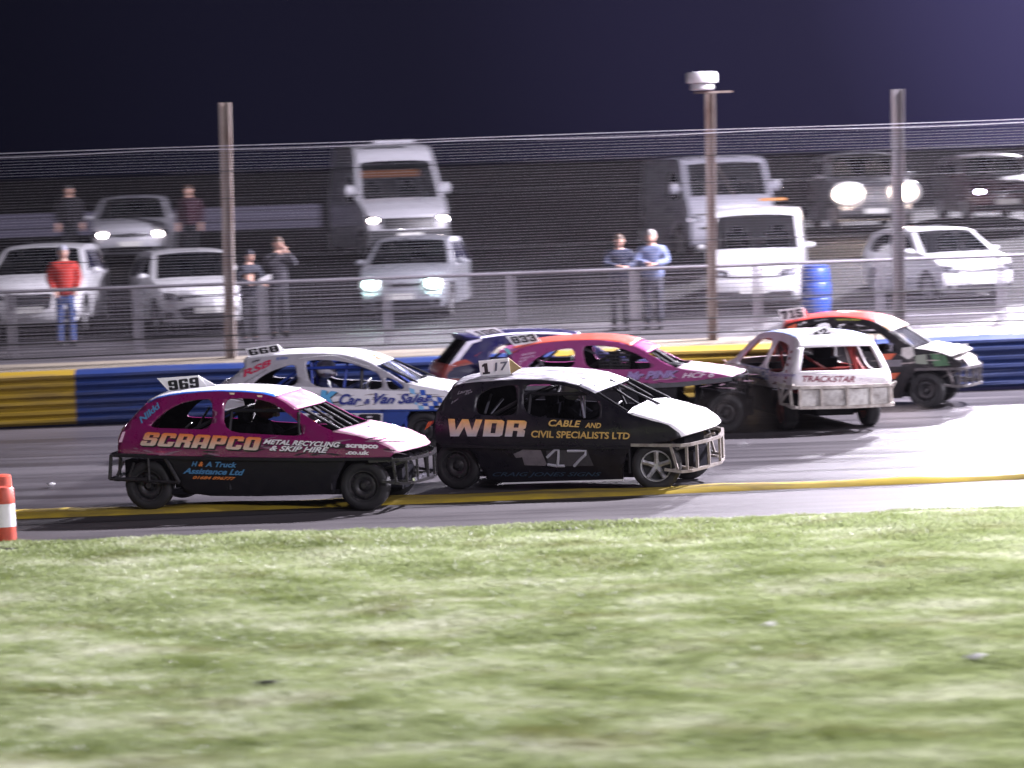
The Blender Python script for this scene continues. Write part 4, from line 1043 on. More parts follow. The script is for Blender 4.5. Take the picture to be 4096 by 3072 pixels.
# ---- 17 black
def car17():
    BK = paint('black', (0.009, 0.008, 0.013), .5, .32, coat=.15, spec=.35, dcol=(.03, .028, .032), scale=7, dlo=.5, dhi=.8)
    RF = paint('scuffed white roof', (0.62, 0.61, 0.66), .95, .5, dcol=(.05, .045, .06), scale=5.5, dlo=.42, dhi=.62, stretch=(.5, 2, 1))
    WB = paint('white bonnet', (0.80, 0.78, 0.82), .35, .45, dcol=(.45, .42, .42), scale=5)
    c = Car('stock_car', 'black race car numbered 17 with white bonnet and gold lettering', (1640, 1380, 1.6265), -21, (1592, 950), xf=1.24, xr=-1.32, roll=2.6, W=.80, zb=.88, tum=.40)
    tail = [(190, 650), (150, 600), (148, 520), (172, 440), (215, 372)]; rg = [(215, 372), (240, 330), (268, 290)]
    tf = [(268, 290), (300, 262), (360, 248)]
    roof = [(360, 248), (450, 238), (560, 230), (700, 224), (850, 227), (1000, 242), (1090, 262)]
    vis = [(1090, 262), (1150, 288), (1200, 312)]; scr = [(1200, 312), (1290, 365), (1370, 412), (1430, 448)]
    bon = [(1430, 448), (1480, 462), (1560, 484), (1680, 520), (1750, 572), (1765, 598)]
    bot = [(1700, 625), (1600, 640), (1500, 648), (1440, 660), (1402, 720), (1390, 790), (1386, 878), (1100, 890), (800, 898), (600, 900), (500, 870), (450, 780), (400, 690), (330, 655)]
    holes = [[(450, 318), (520, 280), (620, 262), (690, 258), (700, 452), (560, 462), (440, 450), (425, 400)],
             [(735, 256), (880, 250), (1000, 262), (1100, 290), (1170, 330), (1230, 375), (1235, 488), (1100, 486), (740, 462)]]
    c.setfit(roof, scr)
    c.side(tail+rg[1:]+tf[1:]+roof[1:]+vis[1:]+scr[1:]+bon[1:]+bot, holes, BK)
    c.strip(tail, BK, 'tailgate', (0, .02), (-.14, -.14))
    c.strip(rg, BK, 'rear_window_frame', (.02, .03), (-.14, -.10), hole=lambda t, a: a < .8 and .1 < t < .9)
    c.strip(tf+roof[1:], [RF, BK], 'roof', (.05, .05), (-.10, .08), mf=lambda t, a: 1 if (a < -.90 or t < .08 or (t < .22 and a < -.1) or (t < .34 and a < -.6)) else 0, n=30, rough=.003)
    c.strip(vis, paint('grey white visor', (.62, .61, .68), .6, .4, dcol=(.2, .18, .3), scale=12), 'sun_visor', (.05, .045), (.08, .12))
    c.strip(bon, WB, 'bonnet', (.025, .03), (.14, .20), rough=.007)
    # raised wind deflector at the back of the bonnet
    a = [c.at_y(p, y) for p, y in (((1415, 440), -.68), ((1600, 425), -.3), ((1715, 365), .62), ((1690, 338), .66), ((1560, 352), .2), ((1450, 405), -.5))]
    n = len(a); b = [p+Vector((0, 0, -.02)) for p in a]
    c.add(mesh_from('scuttle_panel', a+b, [tuple(range(n)), tuple(range(2*n-1, n-1, -1))]+[(i, (i+1) % n, n+(i+1) % n, n+i) for i in range(n)], WB, None))
    c.bumper(c, (1818, 650), (1825, 820), (1440, 648), BARE, nbars=9, fwd=.16, r=.026)
    mb = MB(); c.add(mb_rail(c, [(200, 655), (700, 668), (1430, 668)], .022).build('rubbing_rail', STEEL, None))
    c.wheel(c.xf, -1, .30, .22, RIMS, 5, 14); c.wheel(c.xf, 1, .30, .22, RIMB, 0, 14); c.wheel(c.xr, -1, .295, .2, RIMB); c.wheel(c.xr, 1, .295, .2, RIMB)
    mb = MB(); mb.tube([c.P((600, 900)), c.P((1390, 878))], .014, square=True); c.add(mb.build('sill_light_line', WHITE, None))  # white bar stands in for the bright light on the ground underneath
    c.guts(ztop=1.36, xb=-.35, xa=.42, zbelt=.9, driver='driver in dark overalls inside the black car', dy=.12, helmet=mat('grey helmet', (.25, .25, .28), .3), xw=.98, bay=True)
    c.board([(460, 208), (652, 190), (640, 84), (446, 104)], '1', -.34, [(470, 192), (522, 186), (514, 116), (462, 122)], bold=.06, fin=[(640, 84), (725, 150), (652, 190)], finm=mat('brown ply', (.30, .22, .10), .7), space=.85)
    GN = mat('faded grey number', (.12, .13, .17), .6)
    c.text('17', [(552, 170), (640, 162), (636, 106), (548, 116)], GN, .02, .1, conv=lambda p: c.at_y(p, -.36), name='number')
    SV = ((.55, .53, .58), (.82, .42, .10))
    c.text('WDR', [(236, 594), (742, 596), (762, 492), (248, 480)], GRADM, .07, 0, grad=SV, space=.95)
    GD = mat('gold vinyl lettering', (.62, .40, .12), .5, dirt=.3, scale=20)
    c.text('CABLE', [(897, 528), (1102, 536), (1112, 492), (905, 485)], GD, .025, .1); c.text('AND', [(1138, 538), (1240, 542), (1246, 508), (1144, 504)], GD, .025, .1)
    c.text('CIVIL SPECIALISTS LTD', [(786, 602), (1428, 614), (1432, 570), (790, 556)], GD, .025, 0)
    c.patch([(672, 710), (715, 690), (735, 678), (850, 682), (890, 775), (880, 786), (745, 782), (730, 730), (690, 735)], mat('duct tape grey', (.17, .15, .17), .6, dirt=.5, scale=9), .008, 'tape_patch')
    c.patch([(885, 688), (1150, 680), (1195, 785), (900, 792)], mat('dark grey panel', (.055, .052, .06), .6, dirt=.5, scale=9), .006, 'painted_panel')
    PN = mat('chalky white paint', (.42, .42, .48), .7)
    for pts in ([(840, 330), (900, 275), (965, 215), (1010, 225), (1005, 340), (995, 450)], [(850, 435), (980, 455), (1100, 455)], [(1140, 235), (1280, 235), (1410, 235), (1405, 290), (1320, 370), (1240, 460)]):
        q = [((1960+x/3.687-1640)*1.6265, (1740+y/3.687-1380)*1.6265) for x, y in pts]; mb = MB()
        mb.tube([c.P(p, .010) for p in q], .018, 6); c.add(mb.build('painted_numeral', PN, None))
    DB = mat('dull blue paint', (.03, .06, .10), .5)
    c.text('CRAIG JONES SIGNS', [(535, 862), (1240, 862), (1245, 828), (540, 828)], DB, .01, .3)
    SG = mat('pencil grey', (.30, .29, .33), .6)
    c.text('Lauren', [(308, 322), (395, 300), (398, 284), (312, 300)], SG, .0, .4); c.text('Kayt', [(355, 332), (405, 312), (408, 294), (358, 312)], SG, .0, .4); c.text('Bryan', [(268, 388), (312, 358), (314, 345), (268, 370)], SG, .0, .4)
    c.patch([(92, 556), (118, 500), (176, 486), (140, 520)], mat('orange lamp lens', (.55, .12, .03), .2), .01, 'tail_lamp', conv=lambda p: c.at_y(p, -.70))
    c.patch([(262, 640), (262, 655), (1400, 668), (1400, 655)], STEEL, .006, 'seam_strip', grid=None)
    # chequered strip along the visor edge
    c.bars([((1300, 228), -.1, (1625, 385), .05), ((1330, 228), .2, (1405, 385), .2), ((1190, 290), -.56, (1410, 430), -.66), ((1412, 212), .5, (1690, 345), .6)], STEEL, .018)
    c.bars([((488, 445), -.3, (528, 320), -.1), ((525, 448), .1, (605, 348), .3), ((1135, 475), -.55, (1105, 300), -.45), ((1135, 330), -.4, (1135, 475), -.4)], mat('bright cage tube', (.14, .14, .17), .4, .4), .016, 'cage_brace')
    for i in range(7):
        x = 1192+i*22; y = 280-i*11
        c.patch([(x, y), (x+11, y-5), (x+16, y+3), (x+5, y+9)], BLACKT, .0, 'visor_mark', conv=lambda p: c.at_y(p, -.5+.12*i)+Vector((0.0, 0, .025)))
def mb_rail(c, pts, r):
    mb = MB()
    for g in (-1, 1):
        mb.tube([(q[0], g*(c.WW(*q)+.012), q[1]) for q in (c.xz(p) for p in pts)], r, square=True)
    return mb
    c.scuffs(cols=((.16, .15, .17), (.05, .045, .05)), seed=3)
car17()

# ---- 668 silver / white / blue
def car668():
    SL = paint('silver', (0.40, 0.39, 0.43), .3, .28, coat=.5); WH = paint('door white', (0.72, 0.72, 0.76), .3, .4, dcol=(.4, .39, .4)); BL = paint('royal blue', (0.02, 0.06, 0.28), .3, .4)
    RW = paint('bright roof', (0.76, 0.76, 0.80), .2, .35, dcol=(.5, .5, .52))
    c = Car('stock_car', 'silver and white race car numbered 668 with blue chequered front wing', (880, 1320, 2.1686), -7, (1765, 940), Yn=42.45, xf=1.22, xr=-1.20, W=.80, zb=.84, tum=.40)
    tail = [(-30, 700), (-35, 600), (0, 520), (45, 478)]; rg = [(45, 478), (100, 430), (160, 380), (215, 325)]
    tf = [(215, 325), (205, 280), (235, 250), (330, 238)]
    roof = [(330, 238), (450, 222), (600, 212), (760, 206), (900, 206), (1050, 214), (1150, 232)]
    vis = [(1150, 232), (1250, 262), (1350, 308)]; scr = [(1350, 308), (1450, 362), (1540, 415), (1620, 462)]
    bon = [(1620, 462), (1700, 482), (1850, 508), (2000, 540), (2120, 590), (2170, 640)]
    bot = [(2160, 690), (1990, 690), (1700, 690), (1400, 692), (700, 700), (300, 702)]
    holes = [[(275, 473), (340, 412), (430, 360), (540, 320), (655, 292), (682, 482), (480, 482)],
             [(732, 265), (860, 257), (1000, 262), (1130, 284), (1260, 328), (1382, 378), (1420, 520), (1100, 505), (785, 492)],
             [(1428, 402), (1500, 425), (1575, 470), (1596, 500), (1580, 516), (1462, 520)]]
    c.setfit(roof, scr)
    c.side(tail+rg[1:]+tf[1:]+roof[1:]+vis[1:]+scr[1:]+bon[1:]+bot, holes, SL)
    c.patch([(0, 500), (400, 485), (700, 490), (1100, 512), (1520, 528), (1640, 532), (1640, 480), (1700, 484), (1850, 512), (1998, 548), (1990, 684), (700, 694), (0, 696)], WH, .004, 'white_panel', grid=150)
    c.strip(tail, SL, 'tailgate', (0, .02), (-.14, -.14)); c.strip(rg, SL, 'rear_window_frame', (.02, .03), (-.14, -.10), hole=lambda t, a: a < .8 and .1 < t < .95)
    c.strip(tf+roof[1:], RW, 'roof', (.04, .045), (-.08, .08)); c.strip(vis, [RW], 'sun_visor', (.045, .04), (.08, .13))
    c.strip(bon, RW, 'bonnet', (.03, .03), (.16, .2), rough=.003)
    c.side([(0, 696), (1640, 688), (1640, 720), (1560, 860), (1540, 930), (400, 940), (200, 800)], [], BL, name='side_skirt', thick=.03, off=-.01)
    c.side([(1990, 600), (1990, 690), (1400, 690), (1400, 705), (2100, 700), (2160, 640)], [], BL, name='rubbing_rail', thick=.03, off=.006)
    # number panel on the skirt
    c.patch([(700, 722), (1412, 722), (1410, 825), (700, 830)], WH, .010, 'painted_panel')
    c.text('668', [(755, 815), (1392, 812), (1396, 728), (762, 732)], BLACKT, .07, 0, out=.016)
    c.text('RSB', [(205, 412), (440, 308), (444, 250), (188, 355)], mat('crimson vinyl', (.45, .02, .07), .5), .03, .2, shadow=None)
    c.text('STRUCTURAL BRICKWORK', [(200, 470), (408, 348), (410, 336), (198, 458)], BLACKT, .0, .2)
    c.text('PPM', [(275, 288), (345, 265), (347, 250), (277, 272)], BLACKT, .02, .2)
    NB = mat('navy script', (.015, .03, .22), .45); LBl = mat('sky blue script', (.10, .38, .66), .45); GS = mat('grey shadow', (.35, .37, .45), .6)
    c.text('K', [(860, 640), (985, 655), (1022, 535), (880, 520)], LBl, .08, .0, shadow=BLACKT, sh=(10, 8)); c.text('D', [(690, 600), (820, 625), (800, 545), (690, 520)], LBl, .08, .0, shadow=BLACKT, sh=(10, 8))
    c.text('Car', [(1028, 648), (1215, 650), (1235, 572), (1045, 545)], NB, .03, .3, shadow=GS, sh=(8, 8))
    c.text('&', [(1245, 640), (1300, 640), (1308, 598), (1255, 595)], NB, .02, .2, shadow=GS, sh=(5, 5))
    c.text('Van', [(1325, 640), (1505, 638), (1530, 568), (1345, 545)], NB, .03, .3, shadow=GS, sh=(8, 8))
    c.text('Sales', [(1540, 640), (1815, 626), (1835, 560), (1560, 548)], NB, .03, .3, shadow=GS, sh=(8, 8))
    # chequers
    CB = mat('chequer blue', (.02, .09, .42), .4); CL = mat('chequer light blue', (.20, .45, .72), .4)
    for i in range(8):
        for j in range(4):
            if (i+j) % 2: continue
            def g(a, b):
                x = 1640+a*46+b*10; top = 500+a*7; return (x, min(690, top+b*46+8*math.sin(a*1.1)))
            q = [g(i, j+1), g(i+1, j+1), g(i+1, j), g(i, j)]
            if q[1][0] > 2000: continue
            if j == 0 and i > 3: continue
            c.patch(q, CL if i < 2 else CB, .0075, 'chequer')
    OV = mat('orange gold vinyl', (.80, .38, .07), .5)
    c.text('DJG', [(1290, 262), (1400, 300), (1430, 255), (1330, 215)], OV, .05, 0, conv=lambda p: c.at_y(p, -.38)+Vector((0, 0, .012)))
    # slatted screen
    mb = MB()
    for i in range(20):
        t = i/19; a = c.at_y((1425+t*285, 305+t*148), -.60); b = c.at_y((1462+t*270, 250+t*155), -.12); mb.tube([a, b], .007, 4)
    c.add(mb.build('screen_grille', mat('grille silver', (.14, .15, .18), .5, .3), None))
    c.bars([((1400, 300), -.60, (1720, 458), -.66), ((1455, 248), -.1, (1745, 408), -.08), ((1470, 240), .5, (1880, 412), .5)], DARK, .016)
    BC = mat('blue cage', (.02, .05, .30), .35, .2)
    c.wheels(rim=RIMB); c.guts(ztop=1.36, xb=-.52, xa=.45, zbelt=.88, cagem=BC, driver='driver in white helmet inside the silver car', dy=-.15, helmet=mat('white helmet', (.7, .7, .75), .3), suit=mat('navy race suit', (.02, .03, .10), .7), xw=1.0)
    c.bars([((790, 270), -.5, (800, 480), -.6), ((1105, 285), -.5, (1075, 500), -.55)], BC, .02, 'cage_brace'); c.bars([((1235, 300), -.5, (1225, 505), -.55)], DARK, .024, 'cage_brace')
    c.board([(258, 238), (532, 195), (502, 122), (222, 162)], '668', -.48, [(262, 222), (516, 185), (498, 132), (240, 172)], fin=[(502, 122), (565, 180), (532, 195)], bold=.06)
    c.bumper_m((1.95, .62), (1.95, .36), (1.4, .64), STEEL, nbars=8)
    mb = MB()
    for i in range(34):
        t = i/33; p = c.P((690+t*600, 248-26*math.sin(math.pi*min(1, t*1.1))+max(0, t-.5)*130), .008); mb.ball(p, .008, 6, 4)
    c.add(mb.build('rivet_row', WHITE, None))
    for q in ((475, 255, 590, 285),):
        c.text('Ella', [(490, 262), (590, 250), (580, 226), (480, 240)], CB, .0, .3)
    c.scuffs(cols=((.30, .28, .28), (.06, .055, .06)), seed=4)
car668()

# ---- 833 pink
def car833():
    PK = paint('pink', (0.27, 0.05, 0.17), .3, .3, coat=.4, dcol=(.25, .06, .2)); RD = paint('orange red roof', (0.55, 0.09, 0.06), .4, .4, dcol=(.35, .1, .08))
    PB = paint('pale pink bonnet', (0.78, 0.50, 0.66), .4, .5, dcol=(.8, .7, .75), scale=4)
    c = Car('stock_car', 'pink race car numbered 833 with orange red roof', (1740, 1280, 1.7556), -8, (2030, 480), Yn=43.75, xf=1.24, xr=-1.20, W=.80, zb=.88, tum=.42)
    tail = [(480, 470), (490, 380), (510, 300)]; rg = [(510, 300), (490, 260), (455, 213)]
    rg = [(510, 300), (520, 262), (545, 235)]; tf = [(545, 235), (580, 208), (620, 190)]
    roof = [(620, 190), (700, 172), (780, 160), (880, 150), (960, 145), (1100, 141), (1200, 145), (1300, 158), (1380, 182)]
    vis = [(1380, 182), (1440, 208), (1490, 234)]; scr = [(1490, 234), (1560, 270), (1630, 308), (1690, 336)]
    bon = [(1690, 336), (1780, 350), (1900, 364), (2010, 382), (2080, 396)]
    bot = [(2060, 412), (1750, 442), (1350, 462), (900, 478)]
    holes = [[(640, 335), (700, 274), (790, 226), (880, 202), (972, 192), (988, 330), (800, 345)],
             [(1030, 180), (1150, 175), (1280, 190), (1400, 230), (1480, 272), (1512, 305), (1515, 345), (1250, 347), (1060, 340)]]
    c.setfit(roof, scr)
    c.side(tail+rg[1:]+tf[1:]+roof[1:]+vis[1:]+scr[1:]+bon[1:]+bot, holes, PK)
    c.strip(tail, PK, 'tailgate', (0, .02), (-.10, -.10)); c.strip(rg, PK, 'rear_window_frame', (.02, .02), (-.10, -.10), hole=lambda t, a: a < .8 and .1 < t < .9)
    c.strip(tf+roof[1:], RD, 'roof', (.05, .06), (-.10, .08)); c.strip(vis, [PK], 'sun_visor', (.06, .05), (.08, .12))
    c.strip(bon, PB, 'bonnet', (.03, .03), (.14, .16), rough=.004)
    c.side([(500, 478), (1350, 468), (1700, 452), (1690, 560), (1640, 640), (1000, 660), (500, 650)], [], STEEL, name='side_skirt', thick=.03, off=-.01)
    GT = mat('grey steel rail', (.11, .11, .125), .45, .3, dirt=.5, scale=12)
    c.add(mb_rail(c, [(500, 478), (1350, 470), (1750, 450), (2080, 412)], .045).build('rubbing_rail', GT, None))
    c.bumper(c, (2130, 402), (2120, 500), (1900, 425), STEEL, nbars=7, r=.024)
    c.wheels(rim=RIMB)
    c.guts(ztop=1.36, xb=-.40, xa=.45, zbelt=.88, driver='driver in black helmet inside the pink car', dy=-.1, helmet=mat('black helmet', (.015, .015, .02), .3), xw=.98)
    c.net([(1160, 338), (1362, 338), (1365, 222), (1150, 225)], 9, 5)
    c.board([(556, 184), (740, 152), (694, 88), (498, 116)], '833', -.46, [(556, 168), (720, 145), (688, 98), (524, 120)], bold=.05)
    PU = mat('purple grey lettering', (.28, .20, .42), .5); WT = mat('white paint script', (.75, .68, .76), .5)
    c.text('Mr PINK', [(1335, 425), (1700, 402), (1712, 352), (1350, 362)], PU, .05, .2, shadow=BLACKT, sh=(5, 5)); c.text('HCF 6', [(1735, 408), (1960, 402), (1965, 362), (1740, 372)], WT, .01, .3)
    for i, t in enumerate(('BAILEIGH', 'CHARLOTTE', 'MUM', 'ACE')):
        x0 = 608-i*10; wd = (95, 100, 52, 30)[i]; y = 252+i*25
        c.text(t, [(x0, y), (x0+wd, y-16), (x0+wd+2, y-30), (x0+2, y-14)], WT, .0, .2)
    c.text('Mr Pink', [(628, 345), (690, 300), (690, 284), (626, 330)], PU, .0, .2)
    c.patch([(480, 200), (508, 196), (540, 235), (520, 245)], mat('teal sticker', (.10, .35, .36), .5), .01, 'tail_sticker', conv=lambda p: c.at_y(p, -.66))
    a = [c.at_y(p, y) for p, y in (((450, 215), -.55), ((620, 192), -.58), ((700, 165), .4), ((520, 175), .5))]; b = [p-Vector((0, 0, .04)) for p in a]
    c.add(mesh_from('spoiler', a+b, [(0, 1, 2, 3), (7, 6, 5, 4), (0, 4, 5, 1), (1, 5, 6, 2), (2, 6, 7, 3), (3, 7, 4, 0)], PK, None))
    c.bars([((1035, 190), -.45, (1120, 232), -.3), ((690, 345), -.4, (860, 215), -.1), ((700, 250), -.3, (760, 320), -.3)], mat('light cage tube', (.20, .18, .22), .5, .2), .018, 'cage_brace')
    mb = MB(); p = c.at_y((1690, 312), -.1); mb.ball((p.x, p.y, p.z), (.16, .2, .035), 16, 8); c.add(mb.build('bonnet_scoop', DARK, None, True))
    c.scuffs(cols=((.45, .30, .38), (.03, .02, .03)), seed=5)
car833()

# ---- 100 blue behind
def car100():
    BL = paint('deep blue', (0.010, 0.009, 0.065), .3, .3, coat=.5); RD = paint('brick red tail', (0.33, 0.05, 0.035), .4, .3, coat=.5); WT = paint('white flash', (0.7, 0.68, 0.78), .2, .35)
    c = Car('stock_car', 'blue, white and red race car numbered 100 half hidden by the pink car', (1740, 1280, 1.7556), 7, (210, 470, -1.18), Yn=45.9, xf=1.2, xr=-1.18, W=.79, zb=.88, tum=.40)
    tail = [(110, 470), (72, 430), (68, 370), (100, 312)]; rg = [(100, 312), (140, 255), (180, 200), (222, 145)]
    tf = [(222, 145), (280, 135), (345, 126)]
    roof = [(345, 126), (450, 110), (560, 100), (680, 95), (800, 96), (920, 104), (1010, 120)]
    scr = [(1010, 120), (1100, 165), (1180, 210), (1270, 262)]; bon = [(1270, 262), (1400, 280), (1550, 300), (1650, 330)]
    bot = [(1650, 420), (1200, 430), (700, 436), (300, 440), (230, 400), (170, 420)]
    holes = [[(372, 290), (392, 240), (430, 200), (480, 172), (560, 155), (640, 160), (645, 300), (500, 300)],
             [(700, 160), (850, 150), (960, 165), (1060, 215), (1140, 270), (1145, 300), (705, 300)]]
    c.setfit(roof, scr)
    c.side(tail+rg[1:]+tf[1:]+roof[1:]+scr[1:]+bon[1:]+bot, holes, BL)
    c.patch([(100, 318), (142, 262), (184, 205), (224, 152), (330, 130), (322, 148), (262, 165), (222, 215), (180, 270), (140, 322)], WT, .005, 'white_flash', grid=None)
    c.patch([(112, 465), (74, 428), (70, 372), (100, 320), (150, 290), (215, 275), (260, 300), (290, 436)], RD, .006, 'red_panel')
    c.strip(tail, RD, 'tailgate', (0, .02), (-.16, -.16)); c.strip(rg, DARK, 'rear_window_frame', (.02, .03), (-.16, -.12), hole=lambda t, a: a < .86 and .05 < t < .98)
    c.strip(tf+roof[1:], [BL, WT], 'roof', (.04, .05), (-.16, .08), mf=lambda t, a: 1 if (-.6 < a < -.15 or a > .75) and t > .25 else 0, n=20)
    c.strip(bon, BL, 'bonnet', (.03, .03), (.14, .16))
    c.strip([(205, 122), (345, 124)], BL, 'spoiler', (.03, .03), (-.12, -.05), thick=.03)
    c.bumper_m((-1.86, .62), (-1.86, .36), (-1.4, .64), STEEL, 'rear_bumper', 8)
    c.bumper_m((1.88, .62), (1.88, .36), (1.4, .64), STEEL, nbars=8)
    c.wheels(rim=RIMB); c.guts(ztop=1.34, xb=-.35, xa=.45, zbelt=.88, )
    c.board([(315, 124), (500, 96), (428, 54), (212, 74)], '100', -.40, [(322, 115), (475, 94), (410, 62), (262, 80)], bold=.06)
    c.text("Tom's C", [(278, 262), (330, 228), (332, 215), (280, 248)], RD, .0, .2)
car100()

# ---- 715 red roof, black body
def car715():
    BK = paint('worn black', (0.008, 0.0075, 0.010), .6, .5, coat=.05, spec=.25, dcol=(.045, .038, .038), scale=6); RD = paint('bright red roof', (0.62, 0.06, 0.05), .3, .35, coat=.4)
    WB = paint('battered white', (0.72, 0.70, 0.68), .8, .5, dcol=(.25, .20, .19), scale=5, dlo=.42, dhi=.7)
    c = Car('stock_car', 'black race car numbered 715 with red roof and battered white bonnet', (2880, 1180, 1.8191), -18, (1500, 800), Yn=46.7, xf=1.24, xr=-1.20, W=.80, zb=.86, tum=.40)
    tail = [(400, 560), (385, 450), (405, 350)]; rg = [(405, 350), (430, 290), (462, 238)]; tf = [(462, 238), (485, 212), (560, 190)]
    roof = [(560, 190), (680, 170), (800, 160), (900, 160), (1000, 168), (1080, 182), (1130, 198)]
    vis = [(1130, 198), (1190, 228), (1245, 262)]; scr = [(1245, 262), (1300, 308), (1360, 352), (1412, 388)]
    bon = [(1412, 388), (1500, 398), (1580, 412), (1680, 445), (1760, 492), (1772, 520)]
    bot = [(1700, 532), (1560, 540), (1420, 560), (1370, 620), (1340, 690), (1330, 750), (900, 760), (500, 760), (450, 660)]
    holes = [[(520, 330), (560, 270), (640, 220), (740, 198), (800, 200), (810, 380), (600, 400)],
             [(850, 208), (960, 205), (1060, 222), (1140, 262), (1210, 320), (1275, 372), (1282, 420), (1100, 410), (860, 395)]]
    c.setfit(roof, scr)
    c.side(tail+rg[1:]+tf[1:]+roof[1:]+vis[1:]+scr[1:]+bon[1:]+bot, holes, BK)
    c.strip(tail, RD, 'tailgate', (0, .02), (-.12, -.12)); c.strip(rg, RD, 'rear_window_frame', (.02, .03), (-.12, -.1), hole=lambda t, a: a < .8 and .1 < t < .9)
    c.strip(tf+roof[1:], RD, 'roof', (.06, .06), (-.10, .08))
    VS = paint('white orange visor', (.74, .72, .74), .9, .45, dcol=(.75, .35, .12), scale=7, dlo=.5, dhi=.6)
    c.strip(vis, VS, 'sun_visor', (.06, .05), (.08, .12)); c.strip(bon[:4], WB, 'bonnet', (.03, .05), (.12, .18), rough=.022)
    # crumpled bonnet pieces
    def sheetp(pts, m, nm):
        a = [c.at_y(p, y) for p, y in pts]; n = len(a); b = [p-Vector((0, 0, .02)) for p in a]
        c.add(mesh_from(nm, a+b, [tuple(range(n)), tuple(range(2*n-1, n-1, -1))]+[(i, (i+1) % n, n+(i+1) % n, n+i) for i in range(n)], m, None))
    sheetp([((1490, 400), -.7), ((1530, 345), -.3), ((1650, 355), -.1), ((1650, 425), -.5), ((1560, 418), -.68)], WB, 'bent_bonnet_panel')
    sheetp([((1640, 420), -.6), ((1665, 385), -.3), ((1745, 400), -.1), ((1770, 460), -.4), ((1720, 470), -.6)], paint('grey crumple', (.20, .18, .18), .7, .5), 'torn_panel')
    sheetp([((1690, 362), .2), ((1800, 352), .25), ((1802, 366), .25), ((1700, 376), .2)], WHITE, 'bent_strip')
    sheetp([((1740, 410), -.3), ((1800, 405), .1), ((1860, 450), .2), ((1872, 498), .0), ((1810, 505), -.4)], WB, 'wing_panel')
    sheetp([((1795, 500), -.3), ((1875, 470), .3), ((1875, 500), .3), ((1810, 512), -.3)], WB, 'wing_panel')
    c.patch([(1530, 425), (1640, 440), (1670, 512), (1560, 520)], mat('dull green panel', (.05, .13, .06), .6, dirt=.5, scale=12), .01, 'green_panel')
    c.patch([(1325, 385), (1400, 375), (1415, 440), (1370, 470), (1320, 440)], WB, .012, 'door_sticker'); c.patch([(1420, 440), (1500, 430), (1510, 505), (1425, 500)], mat('grey green panel', (.22, .25, .20), .7, dirt=.5), .01, 'door_sticker')
    OR = mat('dark orange patch', (.52, .10, .04), .5, dirt=.4, scale=9)
    c.patch([(1220, 570), (1308, 565), (1270, 612), (1230, 610)], OR, .008, 'orange_patch'); c.patch([(1140, 430), (1280, 425), (1240, 470), (1150, 470)], OR, .008, 'orange_patch'); c.patch([(490, 232), (560, 205), (550, 245), (500, 255)], OR, .008, 'orange_patch')
    c.patch([(1180, 475), (1320, 470), (1320, 520), (1180, 525)], mat('grey panel', (.15, .14, .16), .6, dirt=.4), .007, 'grey_panel')
    YL = mat('yellow green vinyl', (.42, .45, .08), .5)
    c.text('WWW.SPEED', [(845, 188), (1020, 186), (1020, 172), (845, 172)], YL, .02); c.text('A M', [(570, 226), (625, 205), (622, 190), (568, 212)], WHITE, .02); c.text('Sadie', [(690, 195), (780, 182), (780, 168), (690, 182)], mat('grey script', (.4, .4, .42), .5), .0)
    c.net([(880, 330), (1070, 340), (1070, 232), (880, 225)], 8, 5); 
    mb = MB()
    for i in range(13):
        t = i/12; a = c.at_y((1275+t*120, 255+t*125), -.50); b = c.at_y((1345+t*160, 238+t*105), .1); mb.tube([a, b], .006, 4)
    for i in range(9):
        t = i/8; a = c.at_y((1275+t*65, 255-t*16), -.5+.6*t); b = c.at_y((1395+t*105, 380-t*35), -.5+.6*t); mb.tube([a, b], .006, 4)
    c.add(mb.build('screen_grille', mat('grille grey', (.07, .07, .09), .5, .3), None))
    c.bars([((1250, 262), -.58, (1412, 388), -.68), ((1330, 222), .45, (1530, 350), .5)], DARK, .03)
    c.bars([((1132, 262), -.5, (1122, 410), -.55), ((1240, 300), -.5, (1245, 410), -.6)], mat('light cage tube', (.20, .18, .22), .5, .2), .016, 'cage_brace')
    c.wheels(rim=RIMB, steer=-6); c.guts(ztop=1.38, xb=-.35, xa=.5, zbelt=.88, driver='driver in dark overalls inside the black car with red roof', helmet=mat('black helmet', (.015, .015, .02), .3))
    c.board([(448, 192), (622, 165), (604, 88), (424, 108)], '715', -.46, [(452, 178), (608, 156), (596, 100), (440, 120)], bold=.06, fin=[(604, 88), (642, 150), (622, 165)], finm=RD)
    c.bumper(c, (1770, 535), (1770, 665), (1420, 540), mat('grey black bumper steel', (.07, .065, .07), .4, .4, dirt=.6, dcol=(.3, .27, .26), scale=15), nbars=10, fwd=.16, r=.028)
    c.scuffs(cols=((.30, .26, .25), (.05, .045, .045)), seed=6)
car715()

